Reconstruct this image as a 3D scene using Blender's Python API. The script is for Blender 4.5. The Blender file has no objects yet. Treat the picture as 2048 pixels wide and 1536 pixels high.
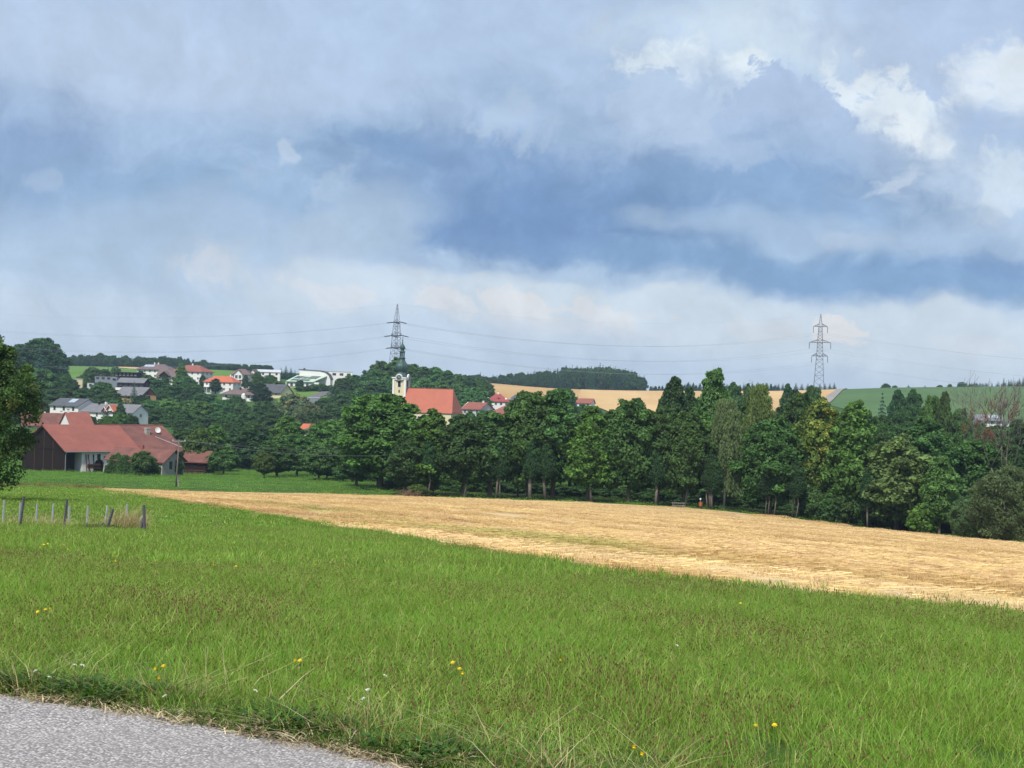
import bpy, math, random
import numpy as np
from mathutils import Vector, Matrix, Euler

R = math.radians
sc = bpy.context.scene
COL = sc.collection
rng = np.random.default_rng(7)
random.seed(7)

# ---------------------------------------------------------------- camera
F = 3000.0                      # focal length in pixels of the 2048 wide photograph
H = 1.6                         # eye height
PITCH, ROLL = math.atan(32 / F), R(1.8)
cam_d = bpy.data.cameras.new('camera')
cam = bpy.data.objects.new('camera', cam_d)
COL.objects.link(cam)
cam_d.sensor_width = 36.0
cam_d.lens = 36.0 * F / 2048
cam_d.clip_start = 0.1
cam_d.clip_end = 12000
MC = Matrix.Rotation(R(90) + PITCH, 3, 'X') @ Matrix.Rotation(ROLL, 3, 'Z')
cam.matrix_world = Matrix.Translation((0, 0, H)) @ MC.to_4x4()
sc.camera = cam
NMC = np.array(MC)

# ---------------------------------------------------------------- sun, exposure
SUN_EL, SUN_AZ = R(50), R(-163)      # azimuth clockwise from the view direction (+Y)
sun_d = bpy.data.lights.new('sun', 'SUN')
sun_d.energy = 3.3
sun_d.angle = R(7)
sun_d.color = (1.0, 0.94, 0.85)
sun = bpy.data.objects.new('sun', sun_d)
COL.objects.link(sun)
sdir = Vector((math.sin(SUN_AZ) * math.cos(SUN_EL), math.cos(SUN_AZ) * math.cos(SUN_EL), math.sin(SUN_EL)))
sun.rotation_euler = sdir.to_track_quat('Z', 'Y').to_euler()
vs = sc.view_settings
vs.view_transform = 'Standard'
vs.look = 'None'
EXPO = 0.45
vs.exposure = EXPO
vs.gamma = 1
try:
    sc.cycles.use_denoising = True
    sc.cycles.denoiser = 'OPENIMAGEDENOISE'
    sc.cycles.max_bounces = 8
    sc.cycles.diffuse_bounces = 3
    sc.cycles.transparent_max_bounces = 8
    sc.cycles.volume_bounces = 0
except Exception:
    pass


def lin(r, g, b):
    def f(c):
        c /= 255.0
        return c / 12.92 if c <= 0.04045 else ((c + 0.055) / 1.055) ** 2.4
    return (f(r), f(g), f(b), 1.0)


# ---------------------------------------------------------------- sky
world = bpy.data.worlds.new('World')
sc.world = world
world.use_nodes = True
wt = world.node_tree
wt.nodes.clear()


class NT:
    def __init__(s, tree):
        s.t = tree

    def n(s, typ, **kw):
        nd = s.t.nodes.new(typ)
        for k, v in kw.items():
            setattr(nd, k, v)
        return nd

    def l(s, a, b):
        s.t.links.new(a, b)

    def put(s, sock, v):
        if hasattr(v, 'is_linked') or isinstance(v, bpy.types.NodeSocket):
            s.l(v, sock)
        else:
            sock.default_value = v

    def math(s, op, a, b=0.0, c=None, clamp=False):
        nd = s.n('ShaderNodeMath', operation=op, use_clamp=clamp)
        s.put(nd.inputs[0], a)
        s.put(nd.inputs[1], b)
        if c is not None:
            s.put(nd.inputs[2], c)
        return nd.outputs[0]

    def noise(s, vec, scale, detail=4, rough=0.55, w=None):
        nd = s.n('ShaderNodeTexNoise')
        if w is not None:
            nd.noise_dimensions = '4D'
            nd.inputs['W'].default_value = w
        s.l(vec, nd.inputs['Vector'])
        nd.inputs['Scale'].default_value = scale
        nd.inputs['Detail'].default_value = detail
        nd.inputs['Roughness'].default_value = rough
        return nd.outputs['Fac']

    def ramp(s, fac, stops):
        nd = s.n('ShaderNodeValToRGB')
        s.put(nd.inputs[0], fac)
        cr = nd.color_ramp
        while len(cr.elements) > len(stops):
            cr.elements.remove(cr.elements[-1])
        while len(cr.elements) < len(stops):
            cr.elements.new(0.5)
        for e, (p, c) in zip(cr.elements, stops):
            e.position = p
            e.color = c if len(c) == 4 else (*c, 1)
        return nd.outputs[0]

    def mix(s, fac, a, b, blend='MIX'):
        nd = s.n('ShaderNodeMix', data_type='RGBA', blend_type=blend)
        s.put(nd.inputs[0], fac)
        s.put(nd.inputs[6], a)
        s.put(nd.inputs[7], b)
        return nd.outputs[2]

    def maprange(s, v, a, b, c=0.0, d=1.0, smooth=False):
        nd = s.n('ShaderNodeMapRange')
        if smooth:
            nd.interpolation_type = 'SMOOTHSTEP'
        s.put(nd.inputs[0], v)
        for i, x in enumerate((a, b, c, d)):
            nd.inputs[i + 1].default_value = x
        return nd.outputs[0]


W = NT(wt)
EXS = 2 ** EXPO


def skc(r, g, b):
    c = lin(r, g, b)
    return (c[0] * .93 / EXS, c[1] * .99 / EXS, c[2] / EXS, 1)


def azel(px, py):
    v = NMC @ np.array([(px - 1024) / F, -(py - 768) / F, -1.0])
    v /= np.linalg.norm(v)
    return math.atan2(v[0], v[1]), math.asin(v[2])


tc = W.n('ShaderNodeTexCoord')
sep = W.n('ShaderNodeSeparateXYZ')
W.l(tc.outputs['Generated'], sep.inputs[0])
az = W.math('ARCTAN2', sep.outputs[0], sep.outputs[1])
el = W.math('ARCSINE', sep.outputs[2])
cmb = W.n('ShaderNodeCombineXYZ')
W.l(az, cmb.inputs[0])
W.l(el, cmb.inputs[1])
P0 = cmb.outputs[0]


def warp(vec, scale, amt, detail, w, ys=1.0):
    mp = W.n('ShaderNodeMapping')
    W.l(vec, mp.inputs[0])
    mp.inputs['Scale'].default_value = (1, ys, 1)
    mp.inputs['Location'].default_value = (w, w * .7, w * 1.3)
    nd = W.n('ShaderNodeTexNoise')
    W.l(mp.outputs[0], nd.inputs['Vector'])
    nd.inputs['Scale'].default_value = scale
    nd.inputs['Detail'].default_value = detail
    nd.inputs['Roughness'].default_value = 0.55
    sb = W.n('ShaderNodeVectorMath', operation='SUBTRACT')
    W.l(nd.outputs['Color'], sb.inputs[0])
    sb.inputs[1].default_value = (0.5, 0.5, 0.5)
    sm = W.n('ShaderNodeVectorMath', operation='MULTIPLY')
    W.l(sb.outputs[0], sm.inputs[0])
    sm.inputs[1].default_value = (amt, amt * 0.7, 0)
    ad = W.n('ShaderNodeVectorMath', operation='ADD')
    W.l(vec, ad.inputs[0])
    W.l(sm.outputs[0], ad.inputs[1])
    return ad.outputs[0]


PS = warp(warp(P0, 7.0, 0.09, 4, 1.7, 1.6), 30.0, 0.016, 4, 3.3, 1.4)       # soft, broad billows
PC = warp(warp(P0, 9.0, 0.07, 3, 5.1), 38.0, 0.022, 5, 9.3)   # crisp puffs
nlo = W.noise(PS, 11.0, 6, 0.6)
nmd = W.noise(PS, 26.0, 6, 0.6)
nhi = W.noise(PC, 60.0, 6, 0.65)
nfine = W.noise(PC, 52.0, 8, 0.66)

sky = W.n('ShaderNodeTexSky', sky_type='NISHITA', sun_disc=False)
sky.sun_elevation = SUN_EL
sky.sun_rotation = SUN_AZ
sky.altitude = 400
skym = W.mix(1.0, sky.outputs[0], (0.09, 0.09, 0.09, 1), 'MULTIPLY')
# cloud deck colour by height above the horizon
deck = W.ramp(W.maprange(el, -0.05, 0.30), [
    (0.0, skc(214, 226, 240)), (0.16, skc(208, 222, 240)), (0.30, skc(208, 220, 238)), (0.42, skc(176, 198, 227)),
    (0.62, skc(172, 193, 224)), (0.80, skc(184, 202, 231)), (1.0, skc(188, 205, 233))])
colr = W.mix(0.93, skym, deck)
# (pass, px, py, rx, ry, tilt, colour, softness, breakup, opacity)
LAY = [
    # broad soft masses
    ('s', 300, 110, 620, 120, 0, (194, 209, 235), .7, .8, .8),
    ('s', 900, 120, 420, 120, 10, (184, 203, 232), .7, .8, .6),
    ('s', 40, 300, 300, 110, -5, (140, 166, 206), .8, .9, .9),
    ('s', 380, 390, 420, 75, 5, (149, 178, 213), .8, 1.0, .9),
    ('s', 760, 330, 330, 100, 0, (158, 184, 217), .8, 1.0, .8),
    ('s', 860, 300, 190, 35, 3, (124, 158, 202), .8, .9, .9),
    ('s', 500, 480, 500, 70, 0, (178, 198, 226), .7, 1.1, .9),
    ('s', 200, 540, 420, 80, 0, (182, 202, 227), .7, 1.0, .8),
    ('s', 1560, 90, 330, 80, 4, (214, 227, 242), .7, .9, .95),
    ('c', 1395, 150, 165, 62, 4, (236, 242, 249), .35, .8, .95),
    ('s', 1860, 110, 260, 110, 10, (186, 202, 231), .7, .9, .9),
    ('c', 1760, 235, 165, 80, 25, (234, 240, 248), .4, 1.0, .95),
    ('c', 1785, 270, 80, 50, 10, (243, 246, 251), .6, 1.3, .9),
    ('c', 2005, 165, 105, 90, -10, (234, 239, 248), .5, .8, .95),
    ('s', 1990, 250, 130, 60, 0, (176, 195, 226), .7, .9, .8),
    ('s', 1290, 300, 430, 150, 0, (176, 196, 226), .6, .9, .95),
    ('c', 1320, 235, 110, 85, 0, (186, 203, 230), .15, .6, .95),
    ('c', 1545, 245, 118, 120, 8, (180, 198, 228), .10, .55, 1.0),
    ('c', 1610, 310, 190, 90, 15, (176, 195, 226), .4, .8, .9),
    ('s', 1900, 400, 330, 110, 0, (192, 208, 232), .6, .9, .9),
    ('c', 1985, 370, 90, 70, 10, (216, 227, 242), .5, 1.0, .9),
    ('c', 1800, 375, 90, 50, -20, (202, 215, 236), .5, 1.0, .7),
    ('s', 1120, 400, 520, 130, 2, (126, 158, 203), .9, .9, .95),
    ('s', 1500, 380, 330, 80, -6, (134, 166, 208), .9, .9, .9),
    ('s', 1180, 440, 330, 60, 3, (116, 150, 196), .9, 1.1, .85),
    ('s', 1640, 420, 260, 50, 8, (144, 174, 212), .8, .9, .8),
    ('s', 1060, 215, 140, 55, 20, (163, 188, 220), .8, .9, .6),
    ('s', 1680, 482, 430, 30, 3, (170, 193, 223), .6, 1.0, .9),
    ('s', 1000, 470, 330, 50, 4, (118, 152, 199), .6, .8, .85),
    ('c', 1690, 474, 60, 24, 10, (192, 207, 231), .5, .9, .7),
    ('s', 1720, 555, 620, 42, 2, (134, 168, 209), .55, .6, .95),
    ('s', 2040, 552, 300, 30, 3, (126, 158, 203), .7, .7, .7),
    ('s', 700, 470, 200, 80, -25, (187, 205, 229), .5, 1.0, .8),
    # lower bright band with a ragged top
    ('s', 1500, 668, 1000, 80, 1.5, (219, 228, 239), .20, .5, .97),
    ('s', 800, 640, 420, 90, 5, (212, 223, 237), .45, .8, .9),
    ('c', 440, 560, 60, 40, 10, (226, 228, 238), .7, 1.5, .7),
    ('c', 690, 590, 80, 36, 10, (230, 231, 238), .4, 1.1, .8),
    ('c', 890, 615, 75, 34, 0, (236, 234, 238), .28, 1.0, .9),
    ('c', 1050, 608, 100, 34, 5, (240, 236, 238), .28, 1.0, .9),
    ('c', 1235, 632, 90, 24, 6, (236, 234, 238), .3, 1.0, .85),
    ('c', 1100, 650, 260, 24, 3, (226, 229, 238), .5, 1.0, .8),
    ('c', 1545, 655, 90, 26, 0, (230, 232, 238), .4, 1.0, .7),
    ('c', 1690, 655, 56, 28, 14, (246, 240, 240), .3, 1.1, .9),
    ('c', 1950, 690, 110, 20, 0, (230, 232, 239), .5, 1.1, .6),
    ('s', 1100, 705, 900, 46, 1.5, (208, 221, 239), .6, .8, .7),
    # small torn scraps
    ('c', 600, 315, 36, 26, 20, (194, 209, 231), .5, 1.2, .85),
    ('c', 90, 390, 50, 24, -15, (182, 199, 226), .7, 1.7, .55),
    ('c', 1000, 245, 120, 40, 6, (184, 202, 230), .6, 1.2, .8),
    ('c', 500, 370, 60, 22, 0, (172, 193, 222), .7, 1.4, .7),
    ('c', 1440, 305, 90, 36, -16, (182, 200, 229), .6, 1.2, .7),
    ('c', 1760, 370, 60, 22, -30, (206, 218, 238), .6, 1.5, .8),
    ('c', 700, 375, 62, 36, -40, (182, 202, 228), .5, 1.1, .8),
    ('c', 985, 225, 60, 34, -30, (186, 204, 230), .5, 1.0, .7),
]
for (k, px, py, rx, ry, tilt, c, soft, brk, op) in LAY:
    a0, e0 = azel(px, py)
    mp = W.n('ShaderNodeMapping', vector_type='TEXTURE')
    W.l(PS if k == 's' else PC, mp.inputs[0])
    mp.inputs['Location'].default_value = (a0, e0, 0)
    mp.inputs['Rotation'].default_value = (0, 0, -R(tilt) - ROLL)
    mp.inputs['Scale'].default_value = (rx / F, ry / F, 1)
    ln = W.n('ShaderNodeVectorMath', operation='LENGTH')
    W.l(mp.outputs[0], ln.inputs[0])
    nz = nmd if k == 's' else nfine
    e = W.math('MULTIPLY_ADD', nz, brk * (1.8 if k == 's' else 3.0), W.math('SUBTRACT', ln.outputs['Value'], brk * (.9 if k == 's' else 1.45)))
    m = W.maprange(e, 1 + soft * .55, 1 - soft, 0.0, op, smooth=True)
    cc = skc(*c)
    colr = W.mix(m, colr, cc)
# gentle billow shading over everything
bil = W.math('MULTIPLY', W.maprange(nlo, 0.3, 0.7, 0.92, 1.07), W.maprange(nmd, 0.3, 0.7, 0.93, 1.06))
bil2 = W.maprange(nfine, 0.3, 0.7, 0.95, 1.05)
tot = W.math('MULTIPLY', bil, bil2)
vm = W.n('ShaderNodeVectorMath', operation='SCALE')
W.l(colr, vm.inputs[0])
W.l(tot, vm.inputs['Scale'])
hsv = W.n('ShaderNodeHueSaturation')
W.l(vm.outputs[0], hsv.inputs['Color'])
hsv.inputs['Saturation'].default_value = .96
bg = W.n('ShaderNodeBackground')
W.l(hsv.outputs[0], bg.inputs['Color'])
bg.inputs['Strength'].default_value = 1.0
wo = W.n('ShaderNodeOutputWorld')
W.l(bg.outputs[0], wo.inputs['Surface'])
try:
    world.cycles.sampling_method = 'MANUAL'
    world.cycles.sample_map_resolution = 512
except Exception:
    pass

# ---------------------------------------------------------------- pixel rays, terrain
K = F / 1593.0                # depths below were estimated for a shorter lens and are scaled by K


def ray(px, py):
    v = NMC @ np.array([(px - 1024) / F, -(py - 768) / F, -1.0])
    return v / v[1]


def P(px, py, d):
    """world point seen at a pixel, d = depth estimate (scaled by K)"""
    v = ray(px, py) * d * K
    return np.array([v[0], v[1], v[2] + H])


def S(d):
    """pixels per metre at depth d"""
    return F / (d * K)


ctrl = []


def c_px(px, py, d):
    ctrl.append(tuple(P(px, py, d)))


for x, y, z in [(0, 0, 0), (-6, 0, .05), (6, 0, -.05), (0, -8, .1), (-2.6, 7.6, .0), (-.6, 6.4, 0), (2, 6, -.03), (2.3, 6.8, -.06), (0, 8, -.08),
                (-30, -10, 1.5), (30, -10, -1), (-30, 10, .6), (30, 10, -1.6), (0, 22.6, -1.0), (8, 22.6, -1.25), (-8, 22.6, -1.0),
                (0, 47, -2.75), (16, 47, -3.3), (-16, 47, -2.9), (40, 47, -4.5), (-45, 47, -2.5),
                (0, 113, -6.8), (38, 113, -8.3), (-38, 113, -6.9), (0, 170, -10.4), (57, 170, -12.9), (-57, 170, -10.5),
                (-40, -60, 3), (40, -60, 1), (200, -100, -4), (-200, -100, 10), (120, 113, -12), (-120, 113, -5)]:
    ctrl.append((x, y, z))
TREELINE = [(205, 978, 120), (400, 983, 128), (600, 986, 131), (780, 992, 131), (900, 994, 130), (1100, 1003, 130), (1300, 1012, 130),
            (1440, 1022, 129), (1600, 1040, 127), (1750, 1060, 124), (1850, 1072, 122), (2048, 1086, 118), (2300, 1104, 114)]
for a in TREELINE[1::2]:
    c_px(*a)
c_px(205, 978, 120)
for a in [(60, 972, 120), (-200, 965, 120), (352, 973, 134), (130, 943, 185), (350, 951, 180), (480, 938, 215), (560, 962, 165), (640, 967, 160),
          (0, 935, 200), (-300, 930, 190),
          (130, 850, 320), (340, 850, 300), (220, 842, 340), (500, 870, 300), (240, 795, 400), (60, 800, 380), (500, 802, 420),
          (600, 803, 425), (640, 780, 480), (610, 771, 500), (690, 776, 505), (300, 756, 520), (380, 772, 490), (440, 784, 475),
          (120, 760, 580), (150, 733, 680), (260, 736, 700), (440, 741, 650), (-100, 740, 640), (520, 748, 620),
          (800, 872, 330), (920, 866, 330), (850, 795, 430), (740, 800, 430), (789, 792, 455),
          (980, 838, 420), (980, 767, 700), (860, 762, 700), (1160, 783, 700), (1060, 805, 520), (1240, 832, 430), (1300, 783, 680), (1500, 783, 690), (1680, 783, 650),
          (1500, 830, 430), (1800, 776, 600), (2048, 774, 650), (1700, 815, 480), (1950, 870, 400), (2300, 790, 640), (2300, 900, 400)]:
    c_px(*a)
for x, y, z in [(0, 350, -17), (60, 350, -18), (120, 330, -20), (0, 480, -16), (80, 480, -15), (170, 480, -17), (200, 300, -22),
                (0, 1900, 5), (-700, 1900, 8), (700, 1900, 10), (-1200, 900, 20), (1300, 900, 20), (0, 3200, -30), (-1800, 3200, -20), (1800, 3200, -20), (-500, 300, -6), (500, 300, -20)]:
    ctrl.append((x, y, z))
C = np.array(ctrl)
SC_ = 200.0


def _kern(r2):
    r2 = np.maximum(r2, 1e-12)
    return 0.5 * r2 * np.log(r2)


def _solve():
    X = C[:, :2] / SC_
    n = len(X)
    r2 = ((X[:, None] - X[None]) ** 2).sum(-1)
    A = np.zeros((n + 3, n + 3))
    A[:n, :n] = _kern(r2) + np.eye(n) * 2e-5
    A[:n, n] = 1
    A[:n, n + 1:n + 3] = X
    A[n, :n] = 1
    A[n + 1:n + 3, :n] = X.T
    b = np.concatenate([C[:, 2], [0, 0, 0]])
    return np.linalg.solve(A, b)


WGT = _solve()


def TZ(x, y):
    """terrain height, vectorised"""
    x = np.atleast_1d(np.asarray(x, float))
    y = np.atleast_1d(np.asarray(y, float))
    out = np.empty(x.shape)
    xf, yf, of = x.ravel() / SC_, y.ravel() / SC_, out.ravel()
    n = len(C)
    for i in range(0, len(xf), 20000):
        xx, yy = xf[i:i + 20000], yf[i:i + 20000]
        r2 = (xx[:, None] - C[None, :, 0] / SC_) ** 2 + (yy[:, None] - C[None, :, 1] / SC_) ** 2
        of[i:i + 20000] = _kern(r2) @ WGT[:n] + WGT[n] + WGT[n + 1] * xx + WGT[n + 2] * yy
    return of.reshape(x.shape)


def tz(x, y):
    return float(TZ([x], [y])[0])


_D = np.geomspace(3, 1600, 1500)


def hit(px, py, ymin=3.0):
    v = ray(px, py)
    zz = v[2] * _D + H
    t = TZ(v[0] * _D, _D)
    below = np.where((zz < t) & (_D > ymin))[0]
    if len(below) == 0:
        i = int(np.argmin(np.where(_D > ymin, zz - t, 1e9)))
        d = _D[i]
    else:
        i = below[0]
        a0, a1 = zz[i - 1] - t[i - 1], zz[i] - t[i]
        d = _D[i - 1] + (_D[i] - _D[i - 1]) * a0 / (a0 - a1 + 1e-9)
    return np.array([v[0] * d, d])


# ---------------------------------------------------------------- mesh helpers
def tag(o, label=None, cat=None, group=None, kind=None):
    if label: o['label'] = label
    if cat: o['category'] = cat
    if group: o['group'] = group
    if kind: o['kind'] = kind
    return o


def empty(name, loc, rz=0.0, label=None, cat=None, group=None):
    o = bpy.data.objects.new(name, None)
    COL.objects.link(o)
    o.location = loc
    o.rotation_euler = (0, 0, rz)
    o.empty_display_size = 0.5
    return tag(o, label, cat, group)


def link(name, me, parent=None, **kw):
    o = bpy.data.objects.new(name, me)
    COL.objects.link(o)
    if parent is not None:
        o.parent = parent
    return tag(o, **kw)


def np_mesh(name, verts, faces, mats, col=None, smooth=False, mi=None):
    """faces: (n,k) array of equal-size polygons"""
    verts = np.asarray(verts, np.float32)
    faces = np.asarray(faces, np.int32)
    me = bpy.data.meshes.new(name)
    nf, k = faces.shape
    me.vertices.add(len(verts))
    me.vertices.foreach_set('co', verts.ravel())
    me.loops.add(nf * k)
    me.loops.foreach_set('vertex_index', faces.ravel())
    me.polygons.add(nf)
    me.polygons.foreach_set('loop_start', np.arange(nf, dtype=np.int32) * k)
    me.polygons.foreach_set('loop_total', np.full(nf, k, np.int32))
    if mi is not None:
        me.polygons.foreach_set('material_index', np.asarray(mi, np.int32))
    if smooth:
        me.polygons.foreach_set('use_smooth', np.ones(nf, bool))
    me.update(calc_edges=True)
    me.validate(verbose=False)
    if col is not None:
        at = me.color_attributes.new('Col', 'FLOAT_COLOR', 'POINT')
        c4 = np.ones((len(verts), 4), np.float32)
        c4[:, :3] = col
        at.data.foreach_set('color', c4.ravel())
    for m in (mats if isinstance(mats, (list, tuple)) else [mats]):
        me.materials.append(m)
    return me


class MB:
    """collects polygons, then links them as one mesh"""

    def __init__(s):
        s.v, s.f = [], []

    def poly(s, pts, faces):
        o = len(s.v)
        s.v += [tuple(map(float, p)) for p in pts]
        s.f += [tuple(i + o for i in f) for f in faces]
        return s

    def box(s, x0, x1, y0, y1, z0, z1):
        return s.poly([(x0, y0, z0), (x1, y0, z0), (x1, y1, z0), (x0, y1, z0), (x0, y0, z1), (x1, y0, z1), (x1, y1, z1), (x0, y1, z1)],
                      [(3, 2, 1, 0), (4, 5, 6, 7), (0, 1, 5, 4), (1, 2, 6, 5), (2, 3, 7, 6), (3, 0, 4, 7)])

    def prism(s, prof, a, b, axis='x'):
        """profile of (u,z) points extruded from a to b; axis x: u is y; axis y: u is x"""
        n = len(prof)
        if axis == 'x':
            A = [(a, u, z) for u, z in prof]
            B = [(b, u, z) for u, z in prof]
        else:
            A = [(u, a, z) for u, z in prof]
            B = [(u, b, z) for u, z in prof]
        return s.poly(A + B, [tuple(range(n)), tuple(range(2 * n - 1, n - 1, -1))] + [(i, i + n, (i + 1) % n + n, (i + 1) % n) for i in range(n)])

    def bar(s, p, q, r, n=4, r2=None):
        p, q = Vector(p), Vector(q)
        d = (q - p)
        if d.length < 1e-6:
            return s
        d.normalize()
        u = d.orthogonal().normalized()
        w = d.cross(u)
        r2 = r if r2 is None else r2
        A = [p + (u * math.cos(2 * math.pi * i / n + .785) + w * math.sin(2 * math.pi * i / n + .785)) * r for i in range(n)]
        B = [q + (u * math.cos(2 * math.pi * i / n + .785) + w * math.sin(2 * math.pi * i / n + .785)) * r2 for i in range(n)]
        return s.poly(A + B, [tuple(range(n - 1, -1, -1)), tuple(range(n, 2 * n))] + [(i, (i + 1) % n, (i + 1) % n + n, i + n) for i in range(n)])

    def tube(s, pts, rad, n=6):
        pts = [Vector(p) for p in pts]
        rings = []
        u = None
        for i, p in enumerate(pts):
            d = (pts[min(i + 1, len(pts) - 1)] - pts[max(i - 1, 0)])
            if d.length < 1e-6: d = Vector((0, 0, 1))
            d.normalize()
            u = d.orthogonal().normalized() if u is None else (u - d * u.dot(d)).normalized()
            w = d.cross(u)
            r = rad[i] if hasattr(rad, '__len__') else rad
            rings.append([p + (u * math.cos(2 * math.pi * k / n) + w * math.sin(2 * math.pi * k / n)) * r for k in range(n)])
        o = len(s.v)
        for rg in rings: s.v += [tuple(p) for p in rg]
        for i in range(len(pts) - 1):
            for k in range(n):
                s.f.append((o + i * n + k, o + i * n + (k + 1) % n, o + (i + 1) * n + (k + 1) % n, o + (i + 1) * n + k))
        s.f.append(tuple(o + k for k in range(n - 1, -1, -1)))
        s.f.append(tuple(o + (len(pts) - 1) * n + k for k in range(n)))
        return s

    def lathe(s, prof, n=16, cx=0, cy=0, ph=0.0):
        rings = [[(cx + r * math.cos(2 * math.pi * k / n + ph), cy + r * math.sin(2 * math.pi * k / n + ph), z) for k in range(n)] for r, z in prof]
        o = len(s.v)
        for rg in rings: s.v += rg
        for i in range(len(prof) - 1):
            for k in range(n):
                s.f.append((o + i * n + k, o + i * n + (k + 1) % n, o + (i + 1) * n + (k + 1) % n, o + (i + 1) * n + k))
        s.f.append(tuple(o + k for k in range(n - 1, -1, -1)))
        s.f.append(tuple(o + (len(prof) - 1) * n + k for k in range(n)))
        return s

    def mesh(s, name, mat, smooth=False):
        me = bpy.data.meshes.new(name)
        me.from_pydata(s.v, [], s.f)
        me.validate(verbose=False)
        if mat: me.materials.append(mat)
        if smooth:
            for p in me.polygons: p.use_smooth = True
        return me

    def build(s, name, mat, parent=None, smooth=False, **kw):
        return link(name, s.mesh(name, mat, smooth), parent, **kw)


# ---------------------------------------------------------------- materials
def newmat(name):
    m = bpy.data.materials.new(name)
    m.use_nodes = True
    m.node_tree.nodes.clear()
    t = NT(m.node_tree)
    out = t.n('ShaderNodeOutputMaterial')
    bs = t.n('ShaderNodeBsdfPrincipled')
    t.l(bs.outputs[0], out.inputs['Surface'])
    return m, t, bs, out


def objco(t, scale=(1, 1, 1), which='Object'):
    tc = t.n('ShaderNodeTexCoord')
    mp = t.n('ShaderNodeMapping')
    t.l(tc.outputs[which], mp.inputs[0])
    mp.inputs['Scale'].default_value = scale
    return mp.outputs[0]


def worldpos(t, scale=(1, 1, 1)):
    g = t.n('ShaderNodeNewGeometry')
    mp = t.n('ShaderNodeMapping')
    t.l(g.outputs['Position'], mp.inputs[0])
    mp.inputs['Scale'].default_value = scale
    return mp.outputs[0]


def plain(name, c, rough=.7, var=.25, scale=1.5, bump=0.0, metal=0.0, streak=None, spec=.3):
    """painted or rendered surface with uneven tone and a little relief"""
    m, t, bs, out = newmat(name)
    co = objco(t, streak or (1, 1, 1))
    n1 = t.noise(co, scale, 5, .6)
    n2 = t.noise(co, scale * 7, 3, .6)
    f = t.math('MULTIPLY_ADD', n2, .4, t.math('MULTIPLY', n1, .6))
    a = tuple(x * (1 - var) for x in c[:3]) + (1,)
    b = tuple(min(1, x * (1 + var)) for x in c[:3]) + (1,)
    t.l(t.ramp(f, [(.3, a), (.7, b)]), bs.inputs['Base Color'])
    bs.inputs['Roughness'].default_value = rough
    bs.inputs['Metallic'].default_value = metal
    bs.inputs['Specular IOR Level'].default_value = spec if rough < .75 else min(spec, .08)
    if bump:
        bp = t.n('ShaderNodeBump')
        bp.inputs['Strength'].default_value = bump
        bp.inputs['Distance'].default_value = .05
        t.l(n2, bp.inputs['Height'])
        t.l(bp.outputs[0], bs.inputs['Normal'])
    return m


def leafmat(name, c, trans=.28, hue=.5, rough=.62):
    m, t, bs, out = newmat(name)
    at = t.n('ShaderNodeAttribute', attribute_name='Col')
    oi = t.n('ShaderNodeObjectInfo')
    base = t.mix(1.0, at.outputs['Color'], c, 'MULTIPLY')
    base = t.mix(1.0, base, oi.outputs['Color'], 'MULTIPLY')
    hs = t.n('ShaderNodeHueSaturation')
    t.l(t.maprange(oi.outputs['Random'], 0, 1, .488, .512), hs.inputs['Hue'])
    t.l(t.maprange(oi.outputs['Random'], 0, 1, .85, 1.15), hs.inputs['Value'])
    t.l(base, hs.inputs['Color'])
    t.l(hs.outputs[0], bs.inputs['Base Color'])
    bs.inputs['Roughness'].default_value = rough
    bs.inputs['Specular IOR Level'].default_value = .25
    tr = t.n('ShaderNodeBsdfTranslucent')
    t.l(t.mix(1.0, hs.outputs[0], (1.25, 1.2, .7, 1), 'MULTIPLY'), tr.inputs[0])
    mx = t.n('ShaderNodeMixShader')
    mx.inputs[0].default_value = trans
    t.l(bs.outputs[0], mx.inputs[1])
    t.l(tr.outputs[0], mx.inputs[2])
    t.l(mx.outputs[0], out.inputs['Surface'])
    return m


def groundmat(name, stops, s1=.02, s2=.6, s3=6, bump=.3, stretch=(1, 1, 1)):
    m, t, bs, out = newmat(name)
    co = worldpos(t, stretch)
    a, b, c = t.noise(co, s1, 4, .6), t.noise(co, s2, 5, .6), t.noise(co, s3, 5, .7)
    f = t.math('ADD', t.math('MULTIPLY', a, .45), t.math('ADD', t.math('MULTIPLY', b, .3), t.math('MULTIPLY', c, .25)))
    t.l(t.ramp(f, stops), bs.inputs['Base Color'])
    bs.inputs['Roughness'].default_value = .95
    bs.inputs['Specular IOR Level'].default_value = .1
    bp = t.n('ShaderNodeBump')
    bp.inputs['Strength'].default_value = bump
    bp.inputs['Distance'].default_value = .1
    t.l(c, bp.inputs['Height'])
    t.l(bp.outputs[0], bs.inputs['Normal'])
    return m


# ---------------------------------------------------------------- ground sheets
M_ground = groundmat('meadow_soil', [(.3, (.030, .062, .012, 1)), (.5, (.050, .105, .018, 1)), (.68, (.085, .145, .028, 1))], .03, .5, 5, .5)
xs = np.sign(np.linspace(-1, 1, 241)) * (np.abs(np.linspace(-1, 1, 241)) ** 2.6) * 2600
ys = np.concatenate([np.linspace(-120, -6, 14), np.linspace(-4, 60, 65), 60 + (np.linspace(0.005, 1, 215) ** 1.6) * 3600])
GX, GY = np.meshgrid(xs, ys)
GZ = TZ(GX, GY)
nx, ny = len(xs), len(ys)
idx = np.arange(nx * ny).reshape(ny, nx)
gf = np.stack([idx[:-1, :-1], idx[:-1, 1:], idx[1:, 1:], idx[1:, :-1]], -1).reshape(-1, 4)
g_me = np_mesh('ground', np.stack([GX, GY, GZ], -1).reshape(-1, 3), gf, M_ground, smooth=True)
link('ground', g_me, label='green sloping grass land falling to the valley and rising to the hills', kind='structure')


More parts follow.
